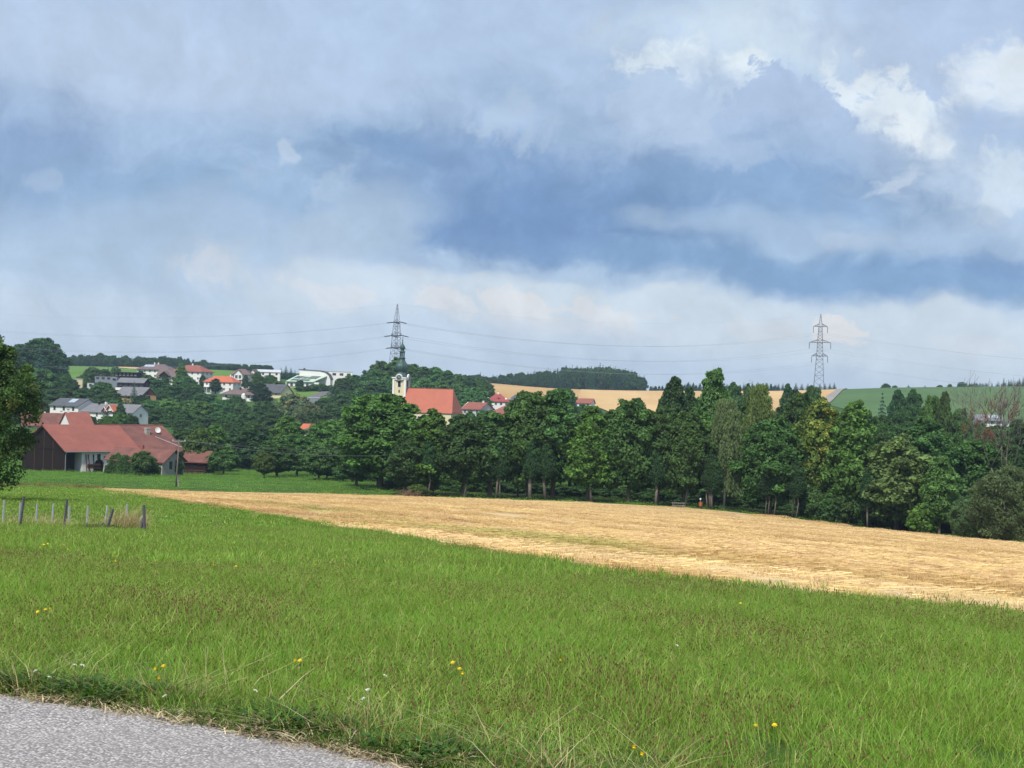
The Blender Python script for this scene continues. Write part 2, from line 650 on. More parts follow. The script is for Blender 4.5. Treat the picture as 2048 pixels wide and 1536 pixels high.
def interp(pts, n):
    pts = np.asarray(pts, float)
    seg = np.concatenate([[0], np.cumsum(np.abs(np.diff(pts[:, 2])) + 1e-9)]) if pts.shape[1] > 2 else np.linspace(0, 1, len(pts))
    s = np.linspace(0, seg[-1], n)
    return np.stack([np.interp(s, seg, pts[:, 0]), np.interp(s, seg, pts[:, 1])], 1)


def loft(name, A, B, nu, nv, off, mat, kind='structure', label=None, jag=0.0, raised=0.0, link_it=True):
    """sheet draped on the terrain between two world curves given as lists of XY; stores u,v"""
    A, B = np.asarray(A, float), np.asarray(B, float)

    def res(Q):
        s = np.linspace(0, len(Q) - 1, nu)
        return np.stack([np.interp(s, np.arange(len(Q)), Q[:, 0]), np.interp(s, np.arange(len(Q)), Q[:, 1])], 1)
    A, B = res(A), res(B)
    t = np.linspace(0, 1, nv)[:, None, None]
    G = A[None] * (1 - t) + B[None] * t
    if jag:
        G[0] += rng.normal(0, jag, G[0].shape)
        G[-1] += rng.normal(0, jag, G[-1].shape)
    Z = TZ(G[..., 0], G[..., 1]) + off
    V = np.concatenate([G, Z[..., None]], -1).reshape(-1, 3)
    ii = np.arange(nu * nv).reshape(nv, nu)
    f = np.stack([ii[:-1, :-1], ii[:-1, 1:], ii[1:, 1:], ii[1:, :-1]], -1).reshape(-1, 4)
    uu, vv = np.meshgrid(np.linspace(0, 1, nu), np.linspace(0, 1, nv))
    me = np_mesh(name, V, f, mat, col=np.stack([uu, vv, 0 * uu], -1).reshape(-1, 3), smooth=True)
    o = link(name, me, kind=kind, label=label)
    return o, G


# --- road in the foreground
EDGE_PX = [(-400, 1355), (-200, 1375), (0, 1400), (160, 1419), (350, 1448), (520, 1480), (660, 1507), (800, 1536), (960, 1585), (1260, 1700)]
EDGE = np.array([hit(px, py - 9, 2.0) for px, py in EDGE_PX])
EDGE = np.vstack([EDGE[0] + np.array([-30.0, 17.0]), EDGE, EDGE[-1] + np.array([22.0, -13.0])])
m, t, bs, out = newmat('asphalt')
co = worldpos(t)
vor = t.n('ShaderNodeTexVoronoi')
t.l(co, vor.inputs['Vector'])
vor.inputs['Scale'].default_value = 78
vor.inputs['Randomness'].default_value = 1
vsep = t.n('ShaderNodeSeparateColor')
t.l(vor.outputs['Color'], vsep.inputs[0])
n_big = t.noise(co, 1.3, 4, .6)
n_mid = t.noise(co, 40, 4, .7)
chip = t.ramp(vsep.outputs[0], [(0, (.12, .105, .095, 1)), (.3, (.34, .31, .285, 1)), (.6, (.56, .515, .475, 1)), (.85, (.78, .725, .68, 1)), (1, (.88, .84, .80, 1))])
chip = t.mix(t.maprange(vor.outputs['Distance'], .25, .75), chip, (.16, .15, .15, 1))
chip = t.mix(t.maprange(n_big, .35, .65, 0, .35), chip, (.36, .32, .30, 1))
chip = t.mix(t.maprange(n_mid, .55, .75, 0, .5), chip, (.19, .175, .17, 1))
t.l(chip, bs.inputs['Base Color'])
bs.inputs['Roughness'].default_value = .9
bp = t.n('ShaderNodeBump')
bp.inputs['Strength'].default_value = .8
bp.inputs['Distance'].default_value = .006
t.l(t.math('SUBTRACT', 1.0, vor.outputs['Distance']), bp.inputs['Height'])
t.l(bp.outputs[0], bs.inputs['Normal'])
n_tr = t.noise(worldpos(t, (.22, 1.0, 1)), 1.1, 5, .6)
chip2 = t.mix(t.maprange(n_tr, .42, .62, 0, .30), chip, (.26, .235, .215, 1))
t.l(chip2, bs.inputs['Base Color'])
M_road = m
loft('road', EDGE + np.array([-2.0, -3.6]), EDGE, 90, 14, .02, M_road, label='grey chipped asphalt lane at the lower left', jag=.012)

# --- stubble field
NEAR_PX = [(205, 978.5), (300, 992), (400, 1007), (500, 1021), (600, 1036), (750, 1060), (900, 1085), (1050, 1110), (1200, 1135), (1350, 1152), (1500, 1168), (1800, 1197), (2048, 1218), (2300, 1238)]
NEARC = [hit(px, py + 3 + 15 * max(0, px - 300) / 1750, 20) for px, py in NEAR_PX]
NEARC[0] = P(205, 978, 120)[:2]
FARC = [P(*a)[:2] for a in TREELINE]
NEARC, FARC = np.array(NEARC), np.array(FARC)


def byx(Q, n=60):
    """resample by azimuth so that the two edges pair up"""
    a = Q[:, 0] / Q[:, 1]
    s = np.linspace(a[0], a[-1], n)
    return np.stack([np.interp(s, a, Q[:, 0]), np.interp(s, a, Q[:, 1])], 1)


TIPW = P(205, 978, 120)


def fan_colour(t):
    """harvest swaths: long bands that run out of the pointed left end of the field"""
    g = t.n('ShaderNodeNewGeometry')
    sp = t.n('ShaderNodeSeparateXYZ')
    t.l(g.outputs['Position'], sp.inputs[0])
    dx = t.math('SUBTRACT', sp.outputs[0], float(TIPW[0]) - 14)
    dy = t.math('SUBTRACT', float(TIPW[1]) + 2, sp.outputs[1])
    ang = t.math('ARCTAN2', dy, dx)
    rad = t.math('SQRT', t.math('ADD', t.math('MULTIPLY', dx, dx), t.math('MULTIPLY', dy, dy)))

    def band(fa, fr, det, off, rough=.6):
        cv = t.n('ShaderNodeCombineXYZ')
        t.l(t.math('MULTIPLY', ang, fa), cv.inputs[0])
        t.l(t.math('MULTIPLY', rad, fr), cv.inputs[1])
        cv.inputs[2].default_value = off
        return t.noise(cv.outputs[0], 1.0, det, rough)
    b1, b2, b3 = band(34, .006, 5, 0), band(120, .010, 4, 4.2, .65), band(380, .04, 3, 8.8)
    big = t.noise(g.outputs['Position'], .03, 3, .5)
    fine = t.noise(g.outputs['Position'], 4.0, 5, .75)
    f = t.math('ADD', t.math('MULTIPLY', b1, .34), t.math('ADD', t.math('MULTIPLY', b2, .34), t.math('ADD', t.math('MULTIPLY', b3, .14), t.math('ADD', t.math('MULTIPLY', fine, .08), t.math('MULTIPLY', big, .10)))))
    c = t.ramp(f, [(.40, (.30, .19, .085, 1)), (.465, (.47, .32, .145, 1)), (.52, (.58, .425, .215, 1)), (.59, (.67, .515, .285, 1))])
    # weedy green strip parallel to the lower edge
    mid = t.math('MULTIPLY_ADD', rad, .0009, 1.155 - .0009 * 180)
    st = t.math('MULTIPLY', t.maprange(t.math('ABSOLUTE', t.math('SUBTRACT', ang, mid)), .0, .020, 1, 0, True), t.math('MULTIPLY', t.maprange(rad, 100, 140, 0, 1, True), t.maprange(rad, 214, 196, .15, 1, True)))
    st = t.math('MULTIPLY', st, t.maprange(band(70, .09, 4, 13.3), .40, .54, 0, 1, True))
    c = t.mix(t.math('MULTIPLY', st, .6), c, (.30, .32, .09, 1))
    return c, fine, b3


m, t, bs, out = newmat('stubble')
c, fine, st2 = fan_colour(t)
t.l(c, bs.inputs['Base Color'])
bs.inputs['Roughness'].default_value = .9
bs.inputs['Specular IOR Level'].default_value = .1
bp = t.n('ShaderNodeBump')
bp.inputs['Strength'].default_value = .5
bp.inputs['Distance'].default_value = .08
t.l(t.math('ADD', t.math('MULTIPLY', fine, .5), st2), bp.inputs['Height'])
t.l(bp.outputs[0], bs.inputs['Normal'])
M_stubble = m
stub, SG = loft('stubble_field', byx(NEARC), byx(FARC), 240, 90, .05, M_stubble, label='golden cut grain field between the meadow and the wood')


M_floor = groundmat('leaf_litter', [(.3, (.018, .022, .010, 1)), (.5, (.030, .036, .016, 1)), (.7, (.05, .055, .025, 1))], .05, .6, 5, .4)  # litter colour darkened to carry the shade between the trunks
fa_, fb_ = byx(FARC), byx(FARC)
fa_ = fa_[16:] + np.array([0, 6.5])
fb_ = fb_[16:] + np.array([0, 85.0])
loft('forest_floor', fa_, fb_, 80, 30, .06, M_floor, label='leaf covered ground of the wood, coloured darker for the shade under the trees', jag=.6)


def patch(name, A, B, mat, off, label, nu=60, nv=30, jag=0):
    return loft(name, [P(*a)[:2] for a in A], [P(*a)[:2] for a in B], nu, nv, off, mat, label=label, jag=jag)[0]


M_wheat = groundmat('ripe_wheat', [(.32, (.36, .22, .09, 1)), (.5, (.47, .30, .125, 1)), (.66, (.56, .38, .18, 1))], .012, .05, 1.2, .3, (1, .35, 1))
M_wheat2 = groundmat('cut_wheat', [(.32, (.42, .27, .12, 1)), (.5, (.56, .37, .17, 1)), (.66, (.66, .46, .23, 1))], .012, .05, 1.2, .3, (1.6, .3, 1))
M_lawn = groundmat('bright_grass', [(.3, (.07, .14, .02, 1)), (.5, (.11, .21, .035, 1)), (.7, (.17, .27, .06, 1))], .03, .2, 3, .3)
M_crop = groundmat('green_crop', [(.3, (.055, .115, .035, 1)), (.5, (.085, .155, .050, 1)), (.7, (.12, .195, .075, 1))], .02, .12, 2, .4)
M_path = groundmat('gravel_path', [(.3, (.22, .20, .18, 1)), (.7, (.36, .33, .30, 1))], .05, .5, 5, .2)
patch('wheat_field', [(940, 850, 405), (1000, 836, 430), (1080, 812, 500), (1170, 795, 580)], [(940, 765, 700), (1000, 768, 700), (1080, 775, 705), (1180, 784, 705)], M_wheat, .35, 'ripe wheat field on the hill to the right of the church')
patch('mown_wheat_field', [(1150, 812, 500), (1240, 835, 425), (1400, 832, 430), (1560, 828, 440), (1650, 808, 520)], [(1165, 786, 690), (1260, 784, 695), (1420, 784, 690), (1560, 784, 690), (1695, 784, 648)], M_wheat2, .5, 'pale cut wheat field below the dark spruce wood')
patch('green_crop_field', [(1655, 812, 490), (1760, 835, 430), (1900, 850, 410), (2048, 860, 400), (2250, 870, 400)], [(1690, 784, 648), (1790, 777, 605), (1900, 776, 620), (2048, 775, 650), (2250, 775, 660)], M_crop, .35, 'dark green crop field on the hill at the far right')
patch('field_track', [(1635, 812, 500), (1660, 812, 500)], [(1692, 784, 645), (1700, 784, 645)], M_path, .9, 'pale farm track climbing between the wheat and the green crop', 4, 30)
patch('hill_meadow', [(90, 765, 560), (180, 762, 560), (270, 760, 540), (300, 757, 545)], [(90, 732, 680), (180, 733, 685), (270, 737, 700), (300, 739, 700)], M_lawn, .35, 'light green meadow on the hill top behind the modern houses')
patch('grain_strip', [(228, 738.5, 665), (275, 741, 650), (330, 744, 640)], [(228, 736, 695), (275, 737.5, 700), (330, 741, 700)], M_wheat2, .7, 'narrow strip of ripe grain on the hill top at the left')
patch('pasture', [(395, 765, 530), (440, 760, 540), (480, 758, 550)], [(395, 740, 660), (440, 741.5, 655), (490, 744, 640)], M_lawn, .35, 'green pasture behind the orange roofed house')
patch('lawn', [(555, 812, 405), (600, 812, 410), (640, 808, 420), (672, 800, 440)], [(555, 773, 490), (600, 776, 485), (640, 781, 475), (672, 784, 470)], M_lawn, .25, 'mown lawn below the green roofed house')
patch('village_lane', [(596, 800, 428), (622, 803, 424)], [(662, 777, 490), (680, 780, 486)], plain('lane_asphalt', (.16, .15, .155, 1), .9), .5, 'grey lane climbing beside the lawn to the white house', 4, 24)

# ---------------------------------------------------------------- grass
def gn_scatter(name, pts, rot, scl, vi, protos, label, kind='stuff', cat=None):
    """one object whose vertices carry tufts"""
    cl = bpy.data.collections.new(name + '_kinds')
    for i, p in enumerate(protos):
        o = bpy.data.objects.new('%s_%02d' % (name, i), p)
        cl.objects.link(o)
    me = bpy.data.meshes.new(name)
    me.vertices.add(len(pts))
    me.vertices.foreach_set('co', np.asarray(pts, np.float32).ravel())
    for an, tp, dat, key in (('rot', 'FLOAT_VECTOR', rot, 'vector'), ('scl', 'FLOAT_VECTOR', scl, 'vector'), ('vi', 'INT', vi, 'value')):
        a = me.attributes.new(an, tp, 'POINT')
        a.data.foreach_set(key, np.asarray(dat, np.int32 if tp == 'INT' else np.float32).ravel())
    o = link(name, me, kind=kind, label=label)
    g = bpy.data.node_groups.new(name, 'GeometryNodeTree')
    g.interface.new_socket('Geometry', in_out='INPUT', socket_type='NodeSocketGeometry')
    g.interface.new_socket('Geometry', in_out='OUTPUT', socket_type='NodeSocketGeometry')
    n = g.nodes
    gi, go = n.new('NodeGroupInput'), n.new('NodeGroupOutput')
    ci = n.new('GeometryNodeCollectionInfo')
    ci.inputs['Collection'].default_value = cl
    ci.inputs['Separate Children'].default_value = True
    ci.inputs['Reset Children'].default_value = True
    ip = n.new('GeometryNodeInstanceOnPoints')
    ip.inputs['Pick Instance'].default_value = True
    at = []
    for nm, tp in (('rot', 'FLOAT_VECTOR'), ('scl', 'FLOAT_VECTOR'), ('vi', 'INT')):
        a = n.new('GeometryNodeInputNamedAttribute')
        a.data_type = tp
        a.inputs['Name'].default_value = nm
        at.append(a)
    g.links.new(gi.outputs[0], ip.inputs['Points'])
    g.links.new(ci.outputs[0], ip.inputs['Instance'])
    g.links.new(at[0].outputs[0], ip.inputs['Rotation'])
    g.links.new(at[1].outputs[0], ip.inputs['Scale'])
    g.links.new(at[2].outputs[0], ip.inputs['Instance Index'])
    g.links.new(ip.outputs[0], go.inputs[0])
    md = o.modifiers.new('scatter', 'NODES')
    md.node_group = g
    return o


M_blade = leafmat('grass_blade', (1, 1, 1, 1), .35, rough=.55)
M_straw = leafmat('straw', (1, 1, 1, 1), .15, rough=.7)


def blades(name, n, rad, h0, h1, w, palette, lean=.5, mat=None, seeds=0.0, curl=.5, seedcol=(.16, .075, .05)):
    """n tapering bent blades in a disc; palette = [(weight, colour)]"""
    r = rad * np.sqrt(rng.random(n))
    a = rng.random(n) * 2 * np.pi
    bx, by = r * np.cos(a), r * np.sin(a)
    h = h0 + (h1 - h0) * rng.random(n) ** 1.3
    th = rng.random(n) * 2 * np.pi
    ln = lean * (0.15 + rng.random(n)) * h
    dx, dy = np.cos(th) * ln, np.sin(th) * ln
    wa = rng.random(n) * np.pi
    wx, wy = np.cos(wa) * w / 2, np.sin(wa) * w / 2
    wv = w * (0.6 + .8 * rng.random(n)) / w
    wx, wy = wx * wv, wy * wv
    zero = np.zeros(n)
    lv = []
    for f, wf in ((0, 1.0), (.45, .95), (.8, .6)):
        cx = bx + dx * f ** (1 + curl * 2)
        cy = by + dy * f ** (1 + curl * 2)
        cz = h * f * (1 - .12 * f * lean)
        lv.append(np.stack([cx - wx * wf, cy - wy * wf, cz], 1))
        lv.append(np.stack([cx + wx * wf, cy + wy * wf, cz], 1))
    tip = np.stack([bx + dx, by + dy, h * (1 - .2 * lean)], 1)
    V = np.stack(lv + [tip, tip + np.stack([wx * .12, wy * .12, zero], 1)], 1)    # n,8,3
    base = np.arange(n)[:, None] * 8
    q = np.array([[0, 1, 3, 2], [2, 3, 5, 4], [4, 5, 7, 6]])
    Fc = (base[:, :, None] + q[None]).reshape(-1, 4)
    ws = np.array([p[0] for p in palette], float)
    ch = rng.choice(len(palette), n, p=ws / ws.sum())
    cols = np.array([p[1] for p in palette])[ch] * (0.75 + .5 * rng.random(n))[:, None]
    cc = np.repeat(cols[:, None, :], 8, 1)
    V = V.reshape(-1, 3)
    cc = cc.reshape(-1, 3)
    if seeds:
        k = int(n * seeds)
        pick = rng.choice(n, k, replace=False)
        sw, sh = max(w * .75, .0042), max(w * 2.0, .009)
        tp = tip[pick] + np.array([0, 0, sh])
        ang = rng.random(k) * np.pi
        sx, sy = np.cos(ang) * sw, np.sin(ang) * sw
        z0 = np.zeros(k)
        SV = np.stack([tp - np.stack([z0, z0, z0 + sh], 1), tp + np.stack([sx, sy, z0], 1), tp + np.stack([z0, z0, z0 + sh], 1), tp - np.stack([sx, sy, z0], 1)], 1)
        Fc = np.vstack([Fc, (np.arange(k)[:, None] * 4 + np.arange(4)[None]) + len(V)])
        V = np.vstack([V, SV.reshape(-1, 3)])
        scol = np.array(seedcol) * (0.6 + .9 * rng.random(k))[:, None]
        cc = np.vstack([cc, np.repeat(scol[:, None], 4, 1).reshape(-1, 3)])
    return np_mesh(name, V, Fc, mat or M_blade, col=cc)


G1, G2, G3 = (.200, .345, .040), (.285, .440, .070), (.135, .265, .034)
GY, GB = (.46, .53, .15), (.32, .24, .11)
PAL = [(5, G1), (4, G2), (3, G3), (1.2, GY), (.45, GB)]
PALR = [(4, G1), (3, G2), (3, G3), (1.6, GY), (1.3, GB)]


def in_poly(x, y, poly):
    poly = np.asarray(poly)
    ins = np.zeros(len(x), bool)
    j = len(poly) - 1
    for i in range(len(poly)):
        xi, yi, xj, yj = poly[i][0], poly[i][1], poly[j][0], poly[j][1]
        c = ((yi > y) != (yj > y)) & (x < (xj - xi) * (y - yi) / (yj - yi + 1e-12) + xi)
        ins ^= c
        j = i
    return ins


STUB_POLY = np.vstack([NEARC, FARC[::-1]])
ROAD_POLY = np.vstack([EDGE, [[60, -60], [-60, -60]]])
TIP = FARC[0]


def wedge(y0, y1, dens, side=.42, pad=2.6):
    n = int((side * (y1 ** 2 - y0 ** 2) + 2 * pad * (y1 - y0)) * dens)
    y = np.sqrt(rng.random(n) * (y1 ** 2 - y0 ** 2) + y0 ** 2)
    x = (rng.random(n) * 2 - 1) * (side * y + pad)
    return x, y


def pebble(x, y, sc_, seed):
    """cheap smooth noise in -1..1"""
    r = np.random.default_rng(seed)
    v = 0
    for i in range(5):
        a, ph, f = r.random() * 6.28, r.random() * 6.28, (1 + r.random() * 1.5) / sc_
        v = v + np.sin((x * math.cos(a) + y * math.sin(a)) * f * 6.28 + ph)
    return v / 3


def scatter_grass(name, x, y, protos, h, label, idx=None, tilt=.12, sink=.02, wide=1.0):
    n = len(x)
    z = TZ(x, y) - sink
    rot = np.stack([rng.normal(0, tilt, n), rng.normal(0, tilt, n), rng.random(n) * 6.283], 1)
    s = h * (.8 + .4 * rng.random(n))
    scl = np.stack([s * 0 + wide * (.85 + .3 * rng.random(n)), s * 0 + wide, s], 1)
    vi = rng.integers(0, len(protos), n) if idx is None else idx
    return gn_scatter(name, np.stack([x, y, z], 1), rot, scl, vi, protos, label)


# near zone
T0 = [blades('tuft', 110, .17, .07, .18, .0028, PAL, .8, seeds=.05) for _ in range(4)] + \
     [blades('tuft', 105, .17, .08, .20, .0027, PALR, .8, seeds=.20) for _ in range(3)]
T1 = [blades('tuft', 110, .34, .07, .17, .006, PAL, .75, seeds=.04) for _ in range(3)] + \
     [blades('tuft', 110, .34, .08, .18, .0056, PALR, .75, seeds=.19) for _ in range(3)]
T2 = [blades('tuft', 100, .85, .05, .13, .020, PAL, .6) for _ in range(3)] + \
     [blades('tuft', 100, .85, .05, .13, .020, PALR, .6, seeds=.02) for _ in range(2)]
T3 = [blades('tuft', 120, 1.8, .05, .11, .045, PAL, .5) for _ in range(4)]


def clean(x, y, pad_road=True):
    k = ~in_poly(x, y, ROAD_POLY) & ~in_poly(x, y, STUB_POLY)
    # beyond the tip of the field the tall grass ends at the rough strip
    k &= ~((y > TIP[1] - 4 + (x - TIP[0]) * -.05) & (x < TIP[0] + 40))
    return x[k], y[k]


for nm, (y0, y1, dens), TT, nr in (('meadow_grass', (5.2, 20, 48), T0, 4), ('meadow_grass', (20, 52, 9.5), T1, 3), ('meadow_grass', (52, 120, 1.5), T2, 3), ('meadow_grass', (120, 235, .33), T3, 4)):
    x, y = clean(*wedge(y0, y1, dens))
    red = pebble(x, y, 9, 3) + rng.normal(0, .45, len(x)) > .35
    n1 = len(TT) - nr
    vi = np.where(red & (n1 > 0), nr + rng.integers(0, max(n1, 1), len(x)), rng.integers(0, nr, len(x)))
    hh = 1.0 + .22 * pebble(x, y, 5, 11)
    # mown look between the posts and the field
    scatter_grass(nm, x, y, TT, hh, {5.2: 'tall uncut meadow grass just beyond the asphalt', 20: 'uncut grass in the middle of the meadow', 52: 'meadow grass falling away towards the stubble', 120: 'distant meadow grass beside the stubble tip'}[y0], vi)

# verge of the road: taller, drier, with weeds
def along(Q, n, jit0, jit1):
    Q = np.asarray(Q)
    seg = np.linalg.norm(np.diff(Q, axis=0), axis=1)
    cs = np.concatenate([[0], np.cumsum(seg)])
    s = rng.random(n) * cs[-1]
    x, y = np.interp(s, cs, Q[:, 0]), np.interp(s, cs, Q[:, 1])
    d = jit0 + (jit1 - jit0) * rng.random(n)
    # outward normal (towards the meadow)
    k = np.clip(np.searchsorted(cs, s) - 1, 0, len(seg) - 1)
    tx, ty = (Q[k + 1] - Q[k]).T / seg[k]
    return x - ty * d, y + tx * d


E_VIS = EDGE[1:-1]
DRY = [(3, (.42, .34, .17)), (2, (.30, .24, .10)), (1.5, (.20, .22, .06)), (1, (.5, .42, .24))]
T_dry = [blades('stalks', 16, .10, .18, .55, .0045, DRY, .9, mat=M_straw, seeds=.25, seedcol=(.3, .22, .12)) for _ in range(4)]
x, y = along(E_VIS, 90, .03, .45)
k = np.abs(pebble(x, y, 2.5, 5)) > .25
scatter_grass('dry_grass', x[k], y[k], T_dry, .28 + .30 * rng.random(k.sum()), 'straw coloured grass stalks along the edge of the asphalt')
PAL_V = [(5, (.06, .13, .02)), (3, G3), (1, (.3, .3, .1)), (1.5, (.22, .15, .08))]
T_v = [blades('tuft', 60, .12, .05, .16, .007, PAL_V, .8) for _ in range(3)]
x, y = along(E_VIS, 1500, .0, .4)
scatter_grass('verge_grass', x, y, T_v, .75, 'low dark grass hugging the edge of the asphalt')
# broad leaved weeds on the verge
def weed(name, n, rad, size, col):
    ang = rng.random(n) * 6.283
    r = rad * rng.random(n) ** .7
    c = np.stack([r * np.cos(ang), r * np.sin(ang), .02 + .10 * rng.random(n)], 1)
    d = np.stack([np.cos(ang), np.sin(ang), .5 * rng.random(n)], 1) * (size * (.6 + .8 * rng.random(n)))[:, None]
    sd = np.stack([-np.sin(ang), np.cos(ang), rng.normal(0, .3, n)], 1) * (size * .35)
    V = np.stack([c, c + d * .5 + sd, c + d, c + d * .5 - sd], 1).reshape(-1, 3)
    Fc = np.arange(n * 4).reshape(-1, 4)
    cc = np.repeat((np.array(col) * (.7 + .6 * rng.random(n))[:, None])[:, None], 4, 1).reshape(-1, 3)
    return np_mesh(name, V, Fc, M_blade, col=cc)


T_w = [weed('weed', 40, .13, .036, (.055, .125, .022)) for _ in range(3)] + [weed('weed', 30, .10, .035, (.10, .16, .03)), weed('weed', 30, .12, .03, (.14, .09, .05))]
x, y = along(E_VIS, 520, .0, .26)
k = pebble(x, y, 1.6, 21) > -.3
x, y = x[k], y[k]
T_a = [blades('stalk', 9, .12, .22, .50, .0032, [(3, (.30, .36, .12)), (2, (.45, .40, .2)), (1, (.2, .3, .06))], 1.5, seeds=.3, seedcol=(.35, .27, .15)) for _ in range(4)]
xa, ya = along(E_VIS, 110, .05, .8)
scatter_grass('grass_stalks', xa, ya, T_a, .42 + .25 * rng.random(len(xa)), 'long arching flowering grass stalks behind the verge')
scatter_grass('verge_weeds', x, y, T_w, .8, 'low leafy weeds on the edge of the asphalt')
# straw litter swept to the edge of the asphalt
T_l = [blades('litter', 26, .12, .015, .06, .006, [(3, (.55, .46, .30)), (2, (.4, .32, .2)), (1, (.25, .17, .1))], 3.5, mat=M_straw) for _ in range(3)]
x, y = along(E_VIS, 300, -.09, .06)
scatter_grass('straw_litter', x, y, T_l, 1.0, 'pale straw litter lying along the edge of the asphalt', sink=-.022)

# rough strip running out from the tip of the field to the left
SX = np.array([P(px, py, d)[:2] for px, py, d in [(-150, 965, 120), (0, 970, 120), (110, 974, 120), (205, 979, 119)]])
T_r = [blades('rough', 80, 1.0, .2, .6, .05, [(3, (.28, .24, .08)), (2, (.14, .2, .04)), (2, (.22, .15, .09))], .5) for _ in range(3)]
x, y = along(SX, 130, -2, 3)
scatter_grass('rough_grass', x, y, T_r, 1.0, 'brownish rough grass strip left of the stubble tip')

# mown orchard meadow beyond
T4 = [blades('tuft', 120, 3.0, .06, .14, .08, [(4, (.14, .30, .04)), (3, (.19, .37, .05)), (1, (.25, .38, .08))], .4) for _ in range(3)]
n = 5200
x, y = rng.random(n) * 240 - 160, 226 + rng.random(n) * 200
k = ~in_poly(x, y, STUB_POLY) & (y > 232 + (x + 60) * .1) & (np.abs(x / y) < .45)
scatter_grass('orchard_grass', x[k], y[k], T4, 1.0, 'short bright green grass in front of the farmstead and orchard')

# grass fringe and undergrowth on the two borders of the stubble
T_f = [blades('fringe', 80, .5, .05, .11, .011, [(3, G3), (2, G1), (1, (.2, .16, .07))], .5) for _ in range(3)]
x, y = along(byx(NEARC)[2:], 2200, -.7, .05)
scatter_grass('field_border_grass', x, y, T_f, 1.0, 'dark grass fringe between the meadow and the stubble')
x, y = along(byx(FARC)[2:], 900, -.5, 5.5)
scatter_grass('field_border_grass', x, y, T_f, 1.6, 'grassy strip between the stubble and the wood')

# stubble: short cut straws in rows and loose straw
SP = [(4, (.62, .43, .18)), (3, (.50, .32, .12)), (2, (.74, .56, .30)), (1, (.34, .21, .09))]


M_stubstraw = leafmat('stubble_straw', (1, 1, 1, 1), .1, rough=.8)
_t = NT(M_stubstraw.node_tree)
_c, _, _ = fan_colour(_t)
for _n in _t.t.nodes:
    if _n.type == 'HUE_SAT':
        _at = [q for q in _t.t.nodes if q.type == 'ATTRIBUTE'][0]
        _t.l(_t.mix(1.0, _c, _at.outputs['Color'], 'MULTIPLY'), _n.inputs['Color'])
SP = [(4, (1.12, 1.1, 1.06)), (3, (1.0, .98, .95)), (2, (1.3, 1.3, 1.3)), (.6, (.75, .72, .68))]


def stubrow(name, L, rows, per, h, w):
    n = rows * per
    x = rng.random(n) * L - L / 2
    y = (np.repeat(np.arange(rows), per) - rows / 2) * .16 + rng.normal(0, .012, n)
    hh = h * (.6 + .6 * rng.random(n))
    a = rng.random(n) * np.pi
    dx, dy = np.cos(a) * w / 2, np.sin(a) * w / 2
    tx, ty = rng.normal(0, .25, n) * hh, rng.normal(0, .25, n) * hh
    z = np.zeros(n)
    V = np.stack([np.stack([x - dx, y - dy, z], 1), np.stack([x + dx, y + dy, z], 1), np.stack([x + dx + tx, y + dy + ty, hh], 1), np.stack([x - dx + tx, y - dy + ty, hh], 1)], 1)
    m_ = n // 24
    lx, ly = rng.random(m_) * L - L / 2, (rng.random(m_) - .5) * rows * .16
    la, ll = rng.normal(0, .7, m_), .15 + .25 * rng.random(m_)
    ux, uy = np.cos(la) * ll / 2, np.sin(la) * ll / 2
    lz = .03 + .08 * rng.random(m_)
    LV = np.stack([np.stack([lx - ux, ly - uy, lz], 1), np.stack([lx + ux, ly + uy, lz + .02], 1), np.stack([lx + ux, ly + uy + w, lz + .03], 1), np.stack([lx - ux, ly - uy + w, lz + .01], 1)], 1)
    V = np.vstack([V, LV])
    ws = np.array([p[0] for p in SP], float)
    ch = rng.choice(len(SP), len(V), p=ws / ws.sum())
    cc = np.array([p[1] for p in SP])[ch] * (0.85 + .3 * rng.random(len(V)))[:, None]
    return np_mesh(name, V.reshape(-1, 3), np.arange(len(V) * 4).reshape(-1, 4), M_stubstraw, col=np.repeat(cc[:, None], 4, 1).reshape(-1, 3))


def scatter_stub(y0, y1, dens, protos, lab):
    x, y = wedge(y0, y1, dens)
    k = in_poly(x, y, STUB_POLY)
    x, y = x[k], y[k]
    ang = -np.arctan2(float(TIPW[1]) + 2 - y, x - float(TIPW[0]) + 14) + rng.normal(0, .03, len(x))
    z = TZ(x, y) + .045
    sl = (TZ(x + 1, y) - TZ(x - 1, y)) / 2
    rot = np.stack([np.zeros(len(x)), np.zeros(len(x)), ang], 1)
    s = .8 + .4 * rng.random(len(x))
    gn_scatter('stubble', np.stack([x, y, z], 1), rot, np.stack([s, s, s], 1), rng.integers(0, len(protos), len(x)), protos, lab)


scatter_stub(14, 75, 1.3, [stubrow('rows', 1.4, 6, 60, .055, .009) for _ in range(4)], 'short cut straw in the near corner of the stubble field')
scatter_stub(75, 150, .26, [stubrow('rows', 3.4, 12, 55, .055, .020) for _ in range(4)], 'rows of cut straw in the middle of the stubble field')
scatter_stub(150, 250, .06, [stubrow('rows', 7, 24, 45, .055, .045) for _ in range(4)], 'distant rows of cut straw before the wood')

# ---------------------------------------------------------------- trees
M_bark = plain('bark', (.13, .105, .08, 1), .9, .35, 3, .6, streak=(1, 1, .15))
M_barkpale = plain('pale_bark', (.40, .38, .33, 1), .8, .45, 3, .4, streak=(1, 1, 1.5))
M_leaf = leafmat('broad_leaf', (1.80, 1.58, 1.42, 1), .32)
M_needle = leafmat('needle', (1.75, 1.8, 1.9, 1), .12)


def unit(v):
    return v / (np.linalg.norm(v, axis=-1, keepdims=True) + 1e-9)


